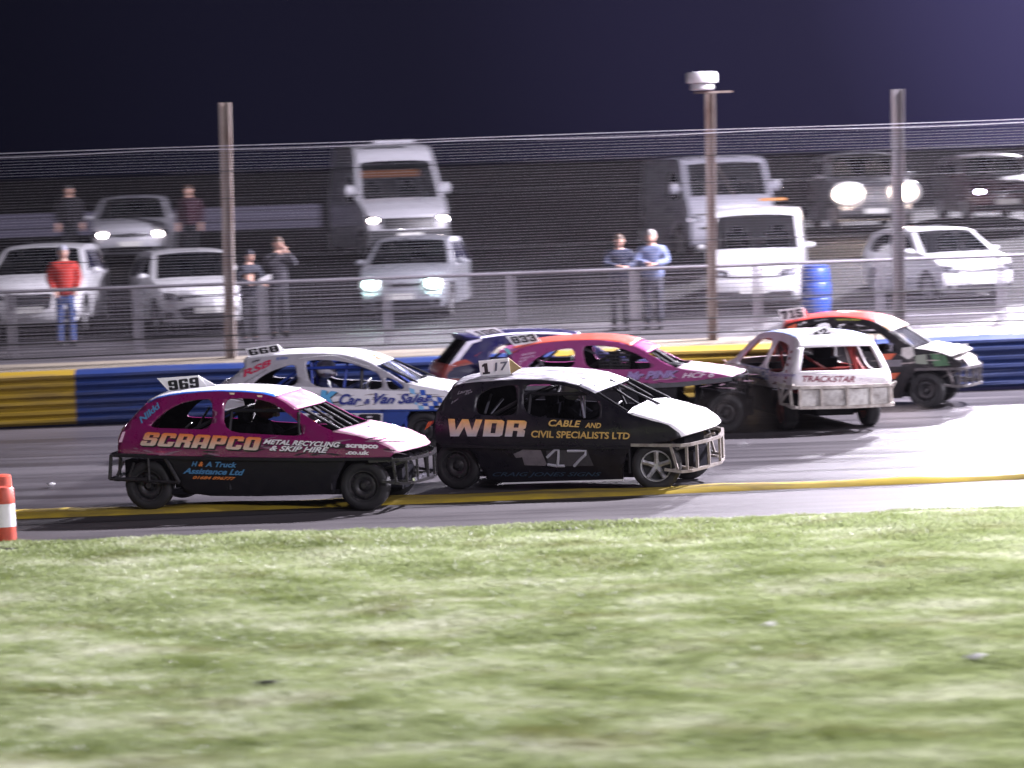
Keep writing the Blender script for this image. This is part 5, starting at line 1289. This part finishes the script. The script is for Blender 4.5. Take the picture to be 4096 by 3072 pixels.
# ---- 42 white, rear view
def car42():
    WT = paint('white body', (0.84, 0.81, 0.84), .35, .35, coat=.3, dcol=(.45, .38, .36), scale=4); DW = paint('dusty rose white', (0.55, 0.45, 0.45), .6, .5, dcol=(.28, .2, .2))
    RC = mat('red cage paint', (.24, .022, .016), .4); IR = mat('dull red interior', (.06, .012, .010), .8, dirt=.6, scale=5); BU = paint('faded blue', (.28, .36, .62), .5, .5, dcol=(.6, .6, .7))
    c = Car('stock_car', 'white race car numbered 42 seen from behind with a red roll cage', (2880, 1180, 1.8191), 102, (440, 985, -1.16), xf=1.20, xr=-1.16, W=.80, zb=.84, sgn=1, T=1.44, tum=.46, roll=1.0)
    tail = [(-1.80, .62), (-1.83, .74), (-1.80, .85)]; rg = [(-1.80, .85), (-1.70, 1.04), (-1.60, 1.20)]; tf = [(-1.60, 1.20), (-1.50, 1.29), (-1.38, 1.335)]
    roof = [(-1.38, 1.335), (-1.1, 1.36), (-.7, 1.375), (-.2, 1.365), (.15, 1.335), (.35, 1.295)]; scr = [(.35, 1.295), (.6, 1.17), (.85, 1.00), (1.02, .90)]
    bon = [(1.02, .90), (1.3, .86), (1.6, .80), (1.8, .72)]; bot = [(1.8, .62), (1.4, .60), (0, .59), (-1.0, .60), (-1.5, .61)]
    holes = [[(-1.46, .83), (-1.44, 1.04), (-1.30, 1.22), (-1.02, 1.26), (-.64, 1.275), (-.60, .83)], [(-.48, .83), (-.50, 1.28), (-.1, 1.285), (.22, 1.24), (.68, .98), (.80, .83)]]
    c.setfit(roof, scr, True)
    c.side(tail+rg[1:]+tf[1:]+roof[1:]+scr[1:]+bon[1:]+bot, holes, WT, unit='m', inner=IR)
    c.strip(tail, WT, 'tailgate', (0, .0), (-.12, -.13), unit='m'); c.strip(rg, WT, 'rear_window_frame', (.0, .02), (-.13, -.13), unit='m', hole=lambda t, a: a < .84 and .06 < t < .97, n=26, sub=6, thick=.03)
    c.strip(tf+roof[1:], [WT, BU], 'roof', (.02, .05), (-.13, .08), unit='m', mf=lambda t, a: 1 if (a < -.45 and .3 < t < .95 or a > .55 and .3 < t < .9) else 0, n=20)
    c.strip(bon, DW, 'bonnet', (.03, .03), (.14, .18), unit='m')
    c.side([(1.0, .62), (-.95, .62), (-.92, .25), (.9, .25)], [], STEEL, unit='m', name='side_skirt', off=-.01)
    CR_ = mat('cream dirty bumper', (.64, .60, .55), .6, .1, dirt=.8, dcol=(.16, .11, .09), scale=7, dlo=.4, dhi=.7)
    PLm = mat('pale stained plate', (.66, .65, .62), .5, dirt=.85, dcol=(.14, .11, .10), scale=4.5, dlo=.4, dhi=.65)
    c.bumper_m((-1.98, .66), (-1.98, .37), (-1.3, .66), CR_, 'rear_bumper', 7, .10, .030, plate=PLm)
    c.bumper_m((1.9, .62), (1.9, .34), (1.4, .64), STEEL, nbars=8)
    mb = MB()
    for g in (-1, 1):
        mb.tube([(-1.95, g*.76, .70), (-1.45, g*.80, .42)], .022, square=True); mb.tube([(-1.6, g*.79, .70), (-1.45, g*.80, .42)], .02, square=True); mb.tube([(-1.3, g*.79, .70), (-1.45, g*.80, .42)], .02, square=True); mb.tube([(-1.45, g*.80, .40), (-1.97, g*.72, .38)], .022, square=True)
    c.add(mb.build('bumper_brace', CR_, None))
    c.wheels(rims=[RIMR]*4, steer=-10)
    c.guts(ztop=1.34, xb=-.40, xa=.45, zbelt=.86, cagem=RC, driver='driver in dark overalls inside the white car seen from behind', dy=-.18, helmet=mat('black helmet', (.015, .015, .02), .3))
    mb = MB(); mb.box((-1.25, .1, .66), (.5, .9, .25)); mb.box((-.2, -.70, .72), (1.2, .03, .25)); c.add(mb.build('fuel_tank', RC, None))
    def cb(p):
        x = -1.8
        for _ in range(5):
            q = c.at_x(p, x); b = -.125*(1-min(1, abs(q.y)/.78)**2)
            zz = [(.50, -1.80), (.62, -1.80), (.74, -1.83), (.85, -1.80), (1.04, -1.70)]; xs = -1.8
            for (z0, x0), (z1, x1) in zip(zz, zz[1:]):
                if z0 <= q.z <= z1: xs = x0+(x1-x0)*(q.z-z0)/(z1-z0)
            x = xs+b-.012
        return q
    MR = mat('maroon paint lettering', (.20, .03, .06), .6)
    c.text('TRACKSTAR', [(605, 632), (978, 636), (985, 590), (600, 586)], MR, .02, .3, conv=cb)
    c.text('Racing', [(1015, 632), (1100, 632), (1112, 605), (1018, 602)], mat('faded script', (.5, .42, .5), .6), .0, .3, conv=cb)
    c.text('PRO-TECH', [(140, 570), (350, 606), (358, 548), (150, 502)], WHITE, .04, out=.010); c.patch([(135, 580), (352, 618), (360, 540), (146, 495)], BU, .005, 'painted_panel', conv=lambda p: c.P(p, .005))
    c.text('Dave Engineer', [(362, 600), (548, 600), (550, 570), (365, 560)], mat('blue script', (.03, .03, .30), .5), .0, .3)
    for i in range(5):
        z = 1.16-i*.09; c.patch([(-1.50-.03*i+.0, z), (-1.43-.03*i, z), (-1.44-.03*i, z-.04), (-1.51-.03*i, z-.04)], RC, .006, 'red_mark', conv=lambda p: Vector((p[0]-.02, c.WW(p[0], p[1])+.006, p[1])))
    # number board leaning on the roof
    bx = -1.02
    def rb(p, x=-1.36): return c.at_x(p, x)
    vs = [rb(p) for p in [(622, 292), (690, 328), (850, 272), (768, 230)]]; b = [p+Vector((.02, 0, 0)) for p in vs]
    o = mesh_from('number_board', vs+b, [(0, 1, 2, 3), (7, 6, 5, 4), (0, 4, 5, 1), (1, 5, 6, 2), (2, 6, 7, 3), (3, 7, 4, 0)], WHITE, None); c.add(o)
    tq = [(698, 316), (806, 276), (762, 240), (662, 284)]
    v, f = block_mesh('42', .10); t = mesh_from('number', [rb(bil(tq, p, r), -1.368) for p, r in v], f, BLACKT, None); t.parent = o
    fv = [rb((700, 326), -1.345), rb((928, 330), -1.345), rb((850, 274), -1.345)]; fb = [p+Vector((.02, 0, 0)) for p in fv]
    t = mesh_from('board_support', fv+fb, [(0, 1, 2), (5, 4, 3), (0, 3, 4, 1), (1, 4, 5, 2), (2, 5, 3, 0)], DARK, None); t.parent = o
    # loose bars and parts seen through the rear window
    c.bars([((690, 420), 9, (745, 560), 9)] and [], STEEL)
    for pa, pb, rr in (((-1.62, -.28, .86), (-1.45, -.20, 1.28), .02), ((-1.3, -.42, .6), (-1.2, -.38, 1.27), .03), ((-1.3, .3, .6), (-.5, .52, 1.27), .022)):
        m1 = MB(); m1.tube([pa, pb], rr, 8); c.add(m1.build('cage_brace', RC, None, True))
    m1 = MB(); m1.tube([(-1.6, -.22, .86), (-1.42, -.16, 1.29)], .012, 8); c.add(m1.build('cage_brace', BARE, None, True))
    c.scuffs(cols=((.20, .12, .11), (.10, .08, .07)), seed=7)
car42()

# ------------------------------------------------------------------ parked cars
TYPES = {
 'hatch': dict(W=.88, zb=.95, tum=.40, wz=.31, ax=(1.28, -1.27), ol=dict(
    tail=[(-1.95, .30), (-2.03, .55), (-2.02, .85), (-1.96, 1.0)], rg=[(-1.96, 1.0), (-1.75, 1.28), (-1.66, 1.38)],
    roof=[(-1.66, 1.38), (-1.2, 1.45), (-.5, 1.475), (0, 1.465), (.25, 1.43), (.36, 1.40)], scr=[(.36, 1.40), (.75, 1.16), (1.05, .99)],
    bon=[(1.05, .99), (1.35, .94), (1.65, .86), (1.78, .78)], nose=[(1.78, .78), (1.86, .68), (1.90, .55), (1.91, .40), (1.86, .26), (1.80, .2)]),
    holes=[[(-1.55, 1.0), (-1.45, 1.26), (-1.0, 1.37), (-.55, 1.38), (-.52, .98)], [(-.42, .98), (-.44, 1.385), (.05, 1.38), (.28, 1.33), (.80, 1.03), (.82, .98)]], bulge=.20),
 'saloon': dict(W=.90, zb=.93, tum=.42, wz=.32, ax=(1.38, -1.35), ol=dict(
    tail=[(-2.2, .30), (-2.28, .6), (-2.25, .98)], rg=[(-2.25, .98), (-1.75, 1.04), (-1.3, 1.33)],
    roof=[(-1.3, 1.33), (-.8, 1.42), (-.3, 1.445), (.1, 1.42), (.3, 1.38)], scr=[(.3, 1.38), (.75, 1.13), (1.08, .96)],
    bon=[(1.08, .96), (1.45, .92), (1.85, .83), (1.98, .75)], nose=[(1.98, .75), (2.05, .65), (2.08, .5), (2.09, .38), (2.03, .25), (1.95, .2)]),
    holes=[[(-1.35, .98), (-1.05, 1.26), (-.6, 1.34), (-.42, 1.35), (-.4, .96)], [(-.3, .96), (-.32, 1.35), (.05, 1.34), (.25, 1.29), (.82, 1.0), (.85, .96)]], bulge=.20),
 'suv': dict(W=.93, zb=1.08, tum=.30, wz=.36, ax=(1.38, -1.35), ol=dict(
    tail=[(-2.1, .40), (-2.16, .75), (-2.12, 1.12)], rg=[(-2.12, 1.12), (-1.95, 1.5), (-1.85, 1.60)],
    roof=[(-1.85, 1.60), (-1.2, 1.68), (-.4, 1.70), (0, 1.69), (.25, 1.65)], scr=[(.25, 1.65), (.65, 1.38), (.95, 1.16)],
    bon=[(.95, 1.16), (1.4, 1.12), (1.8, 1.02), (1.95, .94)], nose=[(1.95, .94), (2.04, .8), (2.06, .6), (2.06, .45), (2.0, .32), (1.92, .28)]),
    holes=[[(-1.7, 1.15), (-1.6, 1.48), (-1.1, 1.56), (-.45, 1.58), (-.43, 1.12)], [(-.32, 1.12), (-.34, 1.58), (.05, 1.57), (.22, 1.52), (.70, 1.17), (.72, 1.12)]], bulge=.16),
 'transit': dict(W=.98, zb=1.2, tum=.12, wz=.34, ax=(1.9, -1.9), ol=dict(
    tail=[(-2.6, .40), (-2.68, .7), (-2.68, 1.3)], rg=[(-2.68, 1.3), (-2.66, 1.9), (-2.6, 2.35)],
    roof=[(-2.6, 2.35), (-1.8, 2.45), (0, 2.47), (.7, 2.40), (.95, 2.26), (1.08, 2.06)], scr=[(1.08, 2.06), (1.38, 1.64), (1.62, 1.28)],
    bon=[(1.62, 1.28), (1.95, 1.18), (2.25, 1.02), (2.33, .92)], nose=[(2.33, .92), (2.38, .8), (2.42, .6), (2.42, .4), (2.36, .3), (2.3, .26)]),
    holes=[[(.15, 1.22), (.15, 1.80), (.95, 1.80), (1.30, 1.42), (1.36, 1.22)]], bulge=.14),
 'smallvan': dict(W=.90, zb=1.1, tum=.16, wz=.31, ax=(1.35, -1.35), ol=dict(
    tail=[(-2.0, .35), (-2.06, .7), (-2.06, 1.2)], rg=[(-2.06, 1.2), (-2.03, 1.6), (-1.98, 1.78)],
    roof=[(-1.98, 1.78), (-1.2, 1.86), (-.2, 1.87), (.2, 1.83), (.42, 1.72)], scr=[(.42, 1.72), (.75, 1.42), (1.05, 1.14)],
    bon=[(1.05, 1.14), (1.4, 1.05), (1.7, .92), (1.82, .84)], nose=[(1.82, .84), (1.90, .7), (1.95, .55), (1.95, .4), (1.9, .28), (1.84, .22)]),
    holes=[[(-.35, 1.12), (-.36, 1.62), (.25, 1.62), (.45, 1.52), (.85, 1.18), (.86, 1.12)]], bulge=.17),
 'lorry': dict(W=1.05, zb=1.3, tum=.10, wz=.42, ax=(1.5, -1.9), ol=dict(
    tail=[(-2.9, .60), (-2.95, .9), (-2.95, 1.3)], rg=[(-2.95, 1.3), (-2.95, 1.6), (-2.9, 2.15)],
    roof=[(-2.9, 2.15), (-1.8, 2.2), (0, 2.22), (1.2, 2.22), (1.5, 2.16), (1.62, 2.06)], scr=[(1.62, 2.06), (1.82, 1.7), (1.98, 1.38)],
    bon=[(1.98, 1.38), (2.08, 1.30), (2.14, 1.15), (2.17, 1.02)], nose=[(2.17, 1.02), (2.2, .9), (2.22, .7), (2.22, .5), (2.18, .36), (2.12, .32)]),
    holes=[[(.55, 1.32), (.55, 1.95), (1.35, 1.95), (1.68, 1.55), (1.72, 1.32)]], bulge=.10),
}
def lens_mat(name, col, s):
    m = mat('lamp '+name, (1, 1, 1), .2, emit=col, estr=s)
    if s > 200:  # strong lamps: glare halo put into the lens, bright centre fading to rim
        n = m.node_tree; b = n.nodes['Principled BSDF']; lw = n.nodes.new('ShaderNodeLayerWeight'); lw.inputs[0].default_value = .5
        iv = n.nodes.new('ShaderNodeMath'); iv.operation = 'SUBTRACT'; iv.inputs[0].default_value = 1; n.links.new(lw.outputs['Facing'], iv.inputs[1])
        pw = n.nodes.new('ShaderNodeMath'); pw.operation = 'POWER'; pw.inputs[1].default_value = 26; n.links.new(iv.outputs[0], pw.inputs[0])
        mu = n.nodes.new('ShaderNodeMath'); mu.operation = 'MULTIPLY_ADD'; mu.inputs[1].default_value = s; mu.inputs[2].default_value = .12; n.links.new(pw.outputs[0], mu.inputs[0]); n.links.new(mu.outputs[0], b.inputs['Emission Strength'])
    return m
def parked(kind, label, cat, name, x, Y, yaw, col, lights=None, grille='std', plate=True, mirror=True, zoff=0.0, deco=None, dirt=.25, group='vehicles parked behind the fence', scale=1.0, nolow=False, hl=None):
    T = TYPES[kind]; o_ = T['ol']; W = T['W']; zb = T['zb']; tum = T['tum']
    z = gz(x, Y)+zoff
    M = Matrix.Translation((x, Y, z)) @ Matrix.Rotation(R_(yaw), 4, 'Z') @ Matrix.Scale(scale, 4)
    root = empty(name, M, label, cat, group)
    PM = col
    def WW(xx, zz):
        w_ = W*(1-.13*min(1.3, abs((xx-.0)/abs(o_['nose'][2][0])))**5)
        if zz > zb: w_ -= tum*(zz-zb)
        if zz < .5: w_ -= .12*(.5-zz)
        return w_
    arch = []
    for ax in T['ax']:
        r = T['wz']+.06; arch.append([(ax+r*math.cos(t), max(.2, T['wz']+r*math.sin(t))) for t in [math.pi*k/10 for k in range(11)]])
    bot = arch[0][:]; bot += [(T['ax'][0]-T['wz']-.07, .22), (T['ax'][1]+T['wz']+.07, .22)]+arch[1]
    outline = o_['tail']+o_['rg'][1:]+o_['roof'][1:]+o_['scr'][1:]+o_['bon'][1:]+o_['nose'][1:]+bot
    hs = [roundloop(h, 2) for h in T['holes']]
    v, f = poly_mesh([outline]+hs, .12, .08)
    bd = MB()
    for g in (1, -1):
        fs = f if g < 0 else [list(q)[::-1] for q in f]
        bd.add([(a, g*WW(a, b), b) for a, b in v], fs)
    bu = T['bulge']
    def strip(mb, path, b0, b1, c0=.03, c1=.03, n=16, hole=None, inset=0, off=0, sub=3):
        pp = []
        for i in range(len(path)-1):
            for k in range(sub): t = k/sub; pp.append((path[i][0]*(1-t)+path[i+1][0]*t, path[i][1]*(1-t)+path[i+1][1]*t))
        pp.append(path[-1]); N = len(pp); vs = []; fs = []
        for i, (a, b) in enumerate(pp):
            t = i/(N-1)
            for j in range(n+1):
                q = (-1+2*j/n)*(1-inset); bb = b0+(b1-b0)*t
                vs.append((a+bb*(1-q*q)+off, WW(a, b)*q, b+(c0+(c1-c0)*t)*(1-abs(q)**2.6)))
        for i in range(N-1):
            for j in range(n):
                t = (i+.5)/(N-1); a = abs(-1+2*(j+.5)/n)
                if hole and hole(t, a): continue
                q = i*(n+1)+j; fs.append((q, q+1, q+n+2, q+n+1))
        mb.add(vs, fs)
    strip(bd, o_['tail'], -.15, -.15, 0, 0); strip(bd, o_['rg'], -.15, -.1, 0, .03, hole=lambda t, a: kind in ('hatch', 'saloon', 'suv') and a < .85 and .1 < t < .9)
    strip(bd, o_['roof'], -.1, .08, .03, .05, hole=None); strip(bd, o_['scr'], .08, bu*.8, .05, .03, hole=lambda t, a: a < .9 and .04 < t < .97, n=20)
    strip(bd, o_['bon'], bu*.8, bu, .03, .03); strip(bd, o_['nose'], bu, bu*.9, .03, 0)
    bo = bd.build('body', [PM], root, True)
    gm = MB(); strip(gm, o_['scr'], .08, bu*.8, .045, .025, inset=.08, off=-.012); gm.build('windscreen', GLASS, root, True)
    for g in (1, -1):
        for h in hs:
            v2, f2 = poly_mesh([h], .15, .15); mesh_from('window', [(a, g*(WW(a, b)-.012), b) for a, b in v2], f2, GLASSD, root, True)
    if kind in ('hatch', 'saloon', 'suv'):
        gm = MB(); strip(gm, o_['rg'], -.15, -.1, 0, .03, inset=.1, off=.012); gm.build('rear_window', GLASSD, root, True)
    # nose surface
    npth = o_['bon'][-2:]+o_['nose'][1:]
    def nx(y, zz, off=0.0):
        xs = npth[0][0]
        for (x0, z0), (x1, z1) in zip(npth, npth[1:]):
            if z1 <= zz <= z0: xs = x0+(x1-x0)*(z0-zz)/max(1e-6, z0-z1); break
        else:
            if zz < npth[-1][1]: xs = npth[-1][0]
        w_ = WW(xs, zz); return xs+bu*.97*(1-min(1, abs(y)/w_)**2)+off
    def fp(pts, off, m, nm, thick=.0):
        v2, f2 = poly_mesh([pts], .10, .10)
        return mesh_from(nm, [(nx(a, b, off), a, b) for a, b in v2], f2, m, root, True)
    def box2(y0, y1, z0, z1): return [(y0, z0), (y1, z0), (y1, z1), (y0, z1)]
    H = o_['nose'][0][1]; zh = H-.09
    if deco: deco(fp, box2, nx, root, WW)
    else:
        gw = W*.48
        fp(roundloop(box2(-gw, gw, H-.17, H-.03), 1), .012, DARK, 'grille')
        for q in range(2): fp(box2(-gw+.04, gw-.04, H-.075-q*.05, H-.068-q*.05), .02, CHROME, 'grille_bar')
        fp(box2(-W*.62, W*.62, .25, .36), .012, DARK, 'lower_intake')
        for g in (-1, 1): fp(roundloop(box2(g*W*.84 if g < 0 else W*.66, g*W*.66 if g < 0 else W*.84, .26, .36), 1), .016, DARK, 'fog_lamp')
    LM = lights[0] if lights else mat('headlamp glass', (.42, .43, .48), .12, .3, coat=1)
    for g in (-1, 1):
        y0, y1 = W*.50, W*.88
        if hl: y0, y1, z0, z1 = hl
        else: z0, z1 = H-.20, H-.04
        pl = [(g*y0, z0+.02), (g*y1, z0+.05), (g*y1, z1+.02), (g*(y0+.12), z1), (g*y0, z1-.03)]
        ho = fp(pl, .012, mat('headlamp housing', (.10, .10, .12), .2, .6, coat=1), 'headlight')
        lx = g*(y0+y1)/2*.98; lz = (z0+z1)/2
        rr = lights[1] if lights else .05
        b = MB(); b.ball((nx(lx, lz, .012)+(.07 if rr > .15 else 0), lx, lz), (.03 if rr < .15 else rr*.55, rr, rr*.8), 22, 14); b.build('lamp_lens', LM, ho, True)  # dazzling lamps get an oversized ball that draws their glare
    if plate:
        pz = plate if isinstance(plate, float) else .43
        p = MB(); p.box((nx(0, pz, .03), 0, pz), (.015, .52, .115)); p.build('number_plate', PLATE, root)
    # wheels, mirrors, interior
    for i, ax in enumerate(T['ax']):
        for g in (-1, 1):
            r = T['wz']; a = MB(); a.lathe([(-.09, r*.62), (-.10, r*.9), (-.07, r), (.07, r), (.10, r*.9), (.09, r*.62)], (0, 0, 0), 'y', 26, closed=True)
            wo = a.build('wheel', TYRE, root, True); wo.location = (ax, g*(W-.14), r)
            a = MB(); a.lathe([(g*.085, r*.63), (g*.05, r*.55), (g*.06, r*.2), (g*.06, .001)], (0, 0, 0), 'y', 22)
            for k in range(5):
                t = 2*math.pi*k/5; a.tube([(r*.1*math.cos(t), g*.07, r*.1*math.sin(t)), (r*.6*math.cos(t), g*.08, r*.6*math.sin(t))], .022, 5)
            a.build('rim', RIMS, wo, True)
    if mirror:
        zx = o_['scr'][-1]
        for g in (-1, 1):
            big = kind in ('transit', 'lorry'); zz = zx[1]+(.05 if not big else .2)
            a = MB(); a.ball((zx[0]-.28, g*(W+.09), zz), (.06, .10, .06 if not big else .14), 14, 10); a.tube([(zx[0]-.25, g*(W-.08), zz-.03), (zx[0]-.27, g*(W+.06), zz-.02)], .025, 6)
            a.build('door_mirror', PM, root, True)
    a = MB(); zs = o_['scr'][-1]; a.box((zs[0]-.45, 0, zs[1]-.16), (.5, W*1.6, .2))
    for g in (-1, 1):
        a.box((zs[0]-1.25, g*W*.42, zs[1]-.02), (.14, .48, .62)); a.box((zs[0]-1.28, g*W*.42, zs[1]+.33), (.08, .25, .16))
    a.box((o_['roof'][0][0]*.2, 0, .5), (2.6, W*1.7, .1)); a.build('interior', mat('dark cabin trim', (.02, .02, .023), .8), root)
    a = MB(); a.tube([(zs[0]+.05+bu*.7, .1, zs[1]+.02), (zs[0]-.1+bu*.75, -W*.5, zs[1]+.13)], .008, 5); a.tube([(zs[0]+.03+bu*.6, W*.5, zs[1]+.02), (zs[0]-.12+bu*.75, .0, zs[1]+.13)], .008, 5); a.build('wiper', DARK, root)
    # underbody
    a = MB(); a.box((0, 0, .30), (T['ax'][0]-T['ax'][1]+.6, W*1.5, .2)); a.build('underbody', DARK, root)
    return root, fp, nx
def bodyp(n, c, dirt=.2): return paint(n, c, dirt, .28, coat=.6, dcol=tuple(q*.55 for q in c), scale=3)
def parking():
    WH = bodyp('parked white', (.70, .70, .73)); SV = bodyp('parked silver', (.26, .27, .30)); GR = bodyp('parked pale grey', (.24, .24, .28)); MA = bodyp('parked maroon', (.035, .006, .012)); WD = bodyp('parked off white', (.42, .42, .46))
    def X(vx, Y, vy=None): return atv(vx, vy or (600 if Y < 60 else 460), Y=Y).x
    def estate(fp, box2, nx, root, WW):
        fp(roundloop([(-.42, .76), (-.36, .40), (.36, .40), (.42, .76)], 1), .012, mat('black grille', (.02, .02, .025), .3), 'grille')
        for q in range(5): fp(box2(-.37, .37, .47+q*.055, .478+q*.055), .02, CHROME, 'grille_bar')
        for g in (-1, 1): fp(roundloop([(g*.48, .24), (g*.80, .26), (g*.80, .44), (g*.54, .42)], 1), .014, DARK, 'side_intake'); fp(box2(min(g*.5, g*.78), max(g*.5, g*.78), .34, .348), .02, CHROME, 'intake_trim')
    parked('hatch', 'white premium estate with dark grille behind the man in red', 'car', 'parked_car', X(118, 56), 55.2, -91, WH, deco=estate, lights=(lens_mat('pale cluster', (.75, .7, 1), 2.5), .035), scale=1.02)
    def hatchd(fp, box2, nx, root, WW):
        fp(box2(-.55, .55, .66, .735), .012, DARK, 'grille'); fp(box2(-.5, .5, .69, .70), .02, CHROME, 'grille_bar'); 
        fp(roundloop([(-.62, .50), (-.42, .22), (.42, .22), (.62, .50)], 1), .012, DARK, 'lower_intake'); fp(box2(-.30, .30, .215, .235), .02, CHROME, 'lower_lip')
        for g in (-1, 1): fp(roundloop(box2(min(g*.62, g*.80), max(g*.62, g*.80), .30, .40), 1), .014, DARK, 'fog_lamp')
    parked('hatch', 'white hatchback with wide lower grille left of the fence pole', 'car', 'parked_car', X(412, 56), 55.4, -74, WH, deco=hatchd, scale=.96, zoff=-.09)
    parked('saloon', 'white saloon with both headlights lit in the back row at left', 'car', 'parked_car', X(296, 69), 68.5, -86, WD, lights=(lens_mat('warm headlight', (1, .86, .84), 40), .085), scale=.98)
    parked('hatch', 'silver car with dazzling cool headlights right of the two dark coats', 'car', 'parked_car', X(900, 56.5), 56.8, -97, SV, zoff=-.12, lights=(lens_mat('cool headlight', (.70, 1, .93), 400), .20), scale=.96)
    OV = mat('orange panel', (.45, .17, .06), .8)
    def trans(fp, box2, nx, root, WW):
        fp(box2(-.58, .58, .66, .88), .04, DARK, 'grille'); fp(box2(-.90, .90, .28, .62), .03, mat('black bumper plastic', (.03, .03, .035), .6), 'bumper')
        a = MB(); a.box((1.85, 0, 1.255), (.05, .7, .02)); a.build('bonnet_vent', DARK, root)
        a = MB(); a.box((1.02, -.1, 1.83), (.02, 1.3, .16)); a.build('screen_panel', OV, root)  # orange brown panel behind the top of the windscreen
        a = MB(); a.tube([(1.1, -.45, 2.52), (1.1, .45, 2.52)], .04, 8); a.lathe([(2.45, .001), (2.45, .30), (2.53, .26), (2.53, .001)], (-.3, 0, 0), 'z', 20); a.build('roof_vent', mat('roof vent grey', (.4, .4, .45), .5), root, True)
    parked('transit', 'tall white van with lit headlights and orange panel across the windscreen', 'van', 'parked_van', X(838, 67), 66.5, -77, WD, deco=trans, plate=.50, lights=(lens_mat('warm headlight', (1, .86, .84), 40), .085), hl=(.62, .92, .74, .93), scale=.98)
    def lor(fp, box2, nx, root, WW):
        fp(box2(-.85, .85, .98, 1.02), .012, DARK, 'grille_slot'); fp(box2(-.75, .75, .68, .74), .012, DARK, 'grille_slot'); fp(box2(-.6, .6, .5, .56), .012, DARK, 'grille_slot')
        fp(box2(.0, .35, .985, 1.015), .02, CHROME, 'badge_bar')
    parked('lorry', 'pale lorry cab standing behind the rusty middle pole', 'lorry', 'parked_lorry', X(1525, 66), 66.0, -79, GR, deco=lor, plate=False, hl=(.70, .98, .82, .96), scale=.97, zoff=-.25)
    def sv(fp, box2, nx, root, WW):
        fp(box2(-.55, .55, .76, .81), .012, DARK, 'grille'); fp(box2(-.45, .45, .66, .69), .012, DARK, 'grille_slot'); fp(box2(-.7, .7, .28, .40), .012, mat('black bumper plastic', (.03, .03, .035), .6), 'bumper')
    parked('smallvan', 'small white van parked right of the middle fence pole', 'van', 'parked_van', X(1642, 57), 57.4, -97, WH, deco=sv, zoff=-.28)
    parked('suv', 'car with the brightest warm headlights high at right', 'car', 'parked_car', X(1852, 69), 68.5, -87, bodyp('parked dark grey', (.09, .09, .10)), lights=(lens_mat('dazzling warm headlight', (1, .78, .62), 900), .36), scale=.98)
    parked('hatch', 'dark maroon car with narrow violet lit lamps at the right edge', 'car', 'parked_car', X(2132, 70), 70, -86, MA, lights=(lens_mat('violet daylight lamp', (.86, .78, 1), 45), .07), scale=1.0)
    parked('hatch', 'white city car parked at right behind the crowd rail', 'car', 'parked_car', X(2036, 56), 56.8, -72, WH, scale=.89, zoff=-.12)
    # amber beacon on the small van
    p = atv(1677, 434, Y=57.4); b = MB(); b.box((0, 0, 0), (.50, .12, .05)); o = b.build('roof_light_bar', mat('amber plastic', (.35, .14, .03), .4), None); o.location = (p.x, 58.2, gz(p.x, 58)+1.70); tag(o, 'amber roof light bar above the small white van', 'light bar')
parking()

# ------------------------------------------------------------------ damp night air
def haze():
    a = MB(); a.box((0, 45, 29), (150, 130, 62)); m = bpy.data.materials.new('damp air'); m.use_nodes = True; n = m.node_tree
    n.nodes.remove(n.nodes['Principled BSDF']); v = n.nodes.new('ShaderNodeVolumePrincipled')
    v.inputs['Color'].default_value = (.92, .88, 1, 1); v.inputs['Density'].default_value = HAZE; v.inputs['Anisotropy'].default_value = .6
    n.links.new(v.outputs[0], n.nodes['Material Output'].inputs['Volume'])
    o = a.build('haze', m); o['kind'] = 'stuff'; o['label'] = 'thin damp night air over the track'
HAZE = 0.00003
haze()

def dust(u, v, Y, r, dens, label):
    p = atv(u, v, Y=Y); b = MB(); b.ball((0, 0, 0), r, 20, 12); m = bpy.data.materials.new('tyre dust'); m.use_nodes = True; n = m.node_tree
    n.nodes.remove(n.nodes['Principled BSDF']); vo = n.nodes.new('ShaderNodeVolumePrincipled'); vo.inputs['Color'].default_value = (.55, .48, .46, 1)
    t = n.nodes.new('ShaderNodeTexCoord'); ln = n.nodes.new('ShaderNodeVectorMath'); ln.operation = 'DIVIDE'; ln.inputs[1].default_value = r
    l2 = n.nodes.new('ShaderNodeVectorMath'); l2.operation = 'LENGTH'; no = n.nodes.new('ShaderNodeTexNoise'); no.inputs['Scale'].default_value = 2.2; no.inputs['Detail'].default_value = 4
    n.links.new(t.outputs['Object'], ln.inputs[0]); n.links.new(ln.outputs[0], l2.inputs[0]); n.links.new(t.outputs['Object'], no.inputs['Vector'])
    a = n.nodes.new('ShaderNodeMath'); a.operation = 'ADD'; n.links.new(l2.outputs['Value'], a.inputs[0]); n.links.new(no.outputs['Fac'], a.inputs[1])
    mr = n.nodes.new('ShaderNodeMapRange'); mr.inputs[1].default_value = .75; mr.inputs[2].default_value = 1.4; mr.inputs[3].default_value = dens; mr.inputs[4].default_value = 0
    n.links.new(a.outputs[0], mr.inputs[0]); n.links.new(mr.outputs[0], vo.inputs['Density']); n.links.new(vo.outputs[0], n.nodes['Material Output'].inputs['Volume'])
    o = b.build('tyre_dust', m); o.location = (p.x, p.y, max(p.z, r[2]*.6)); o['kind'] = 'stuff'; o['label'] = label
dust(1600, 890, 44.0, (1.0, .7, .5), .5, 'dark tyre dust rolling off the left wheels of the white car')
dust(1945, 915, 44.2, (.75, .4, .2), .5, 'thin brown dust behind the right rear wheel of the white car')
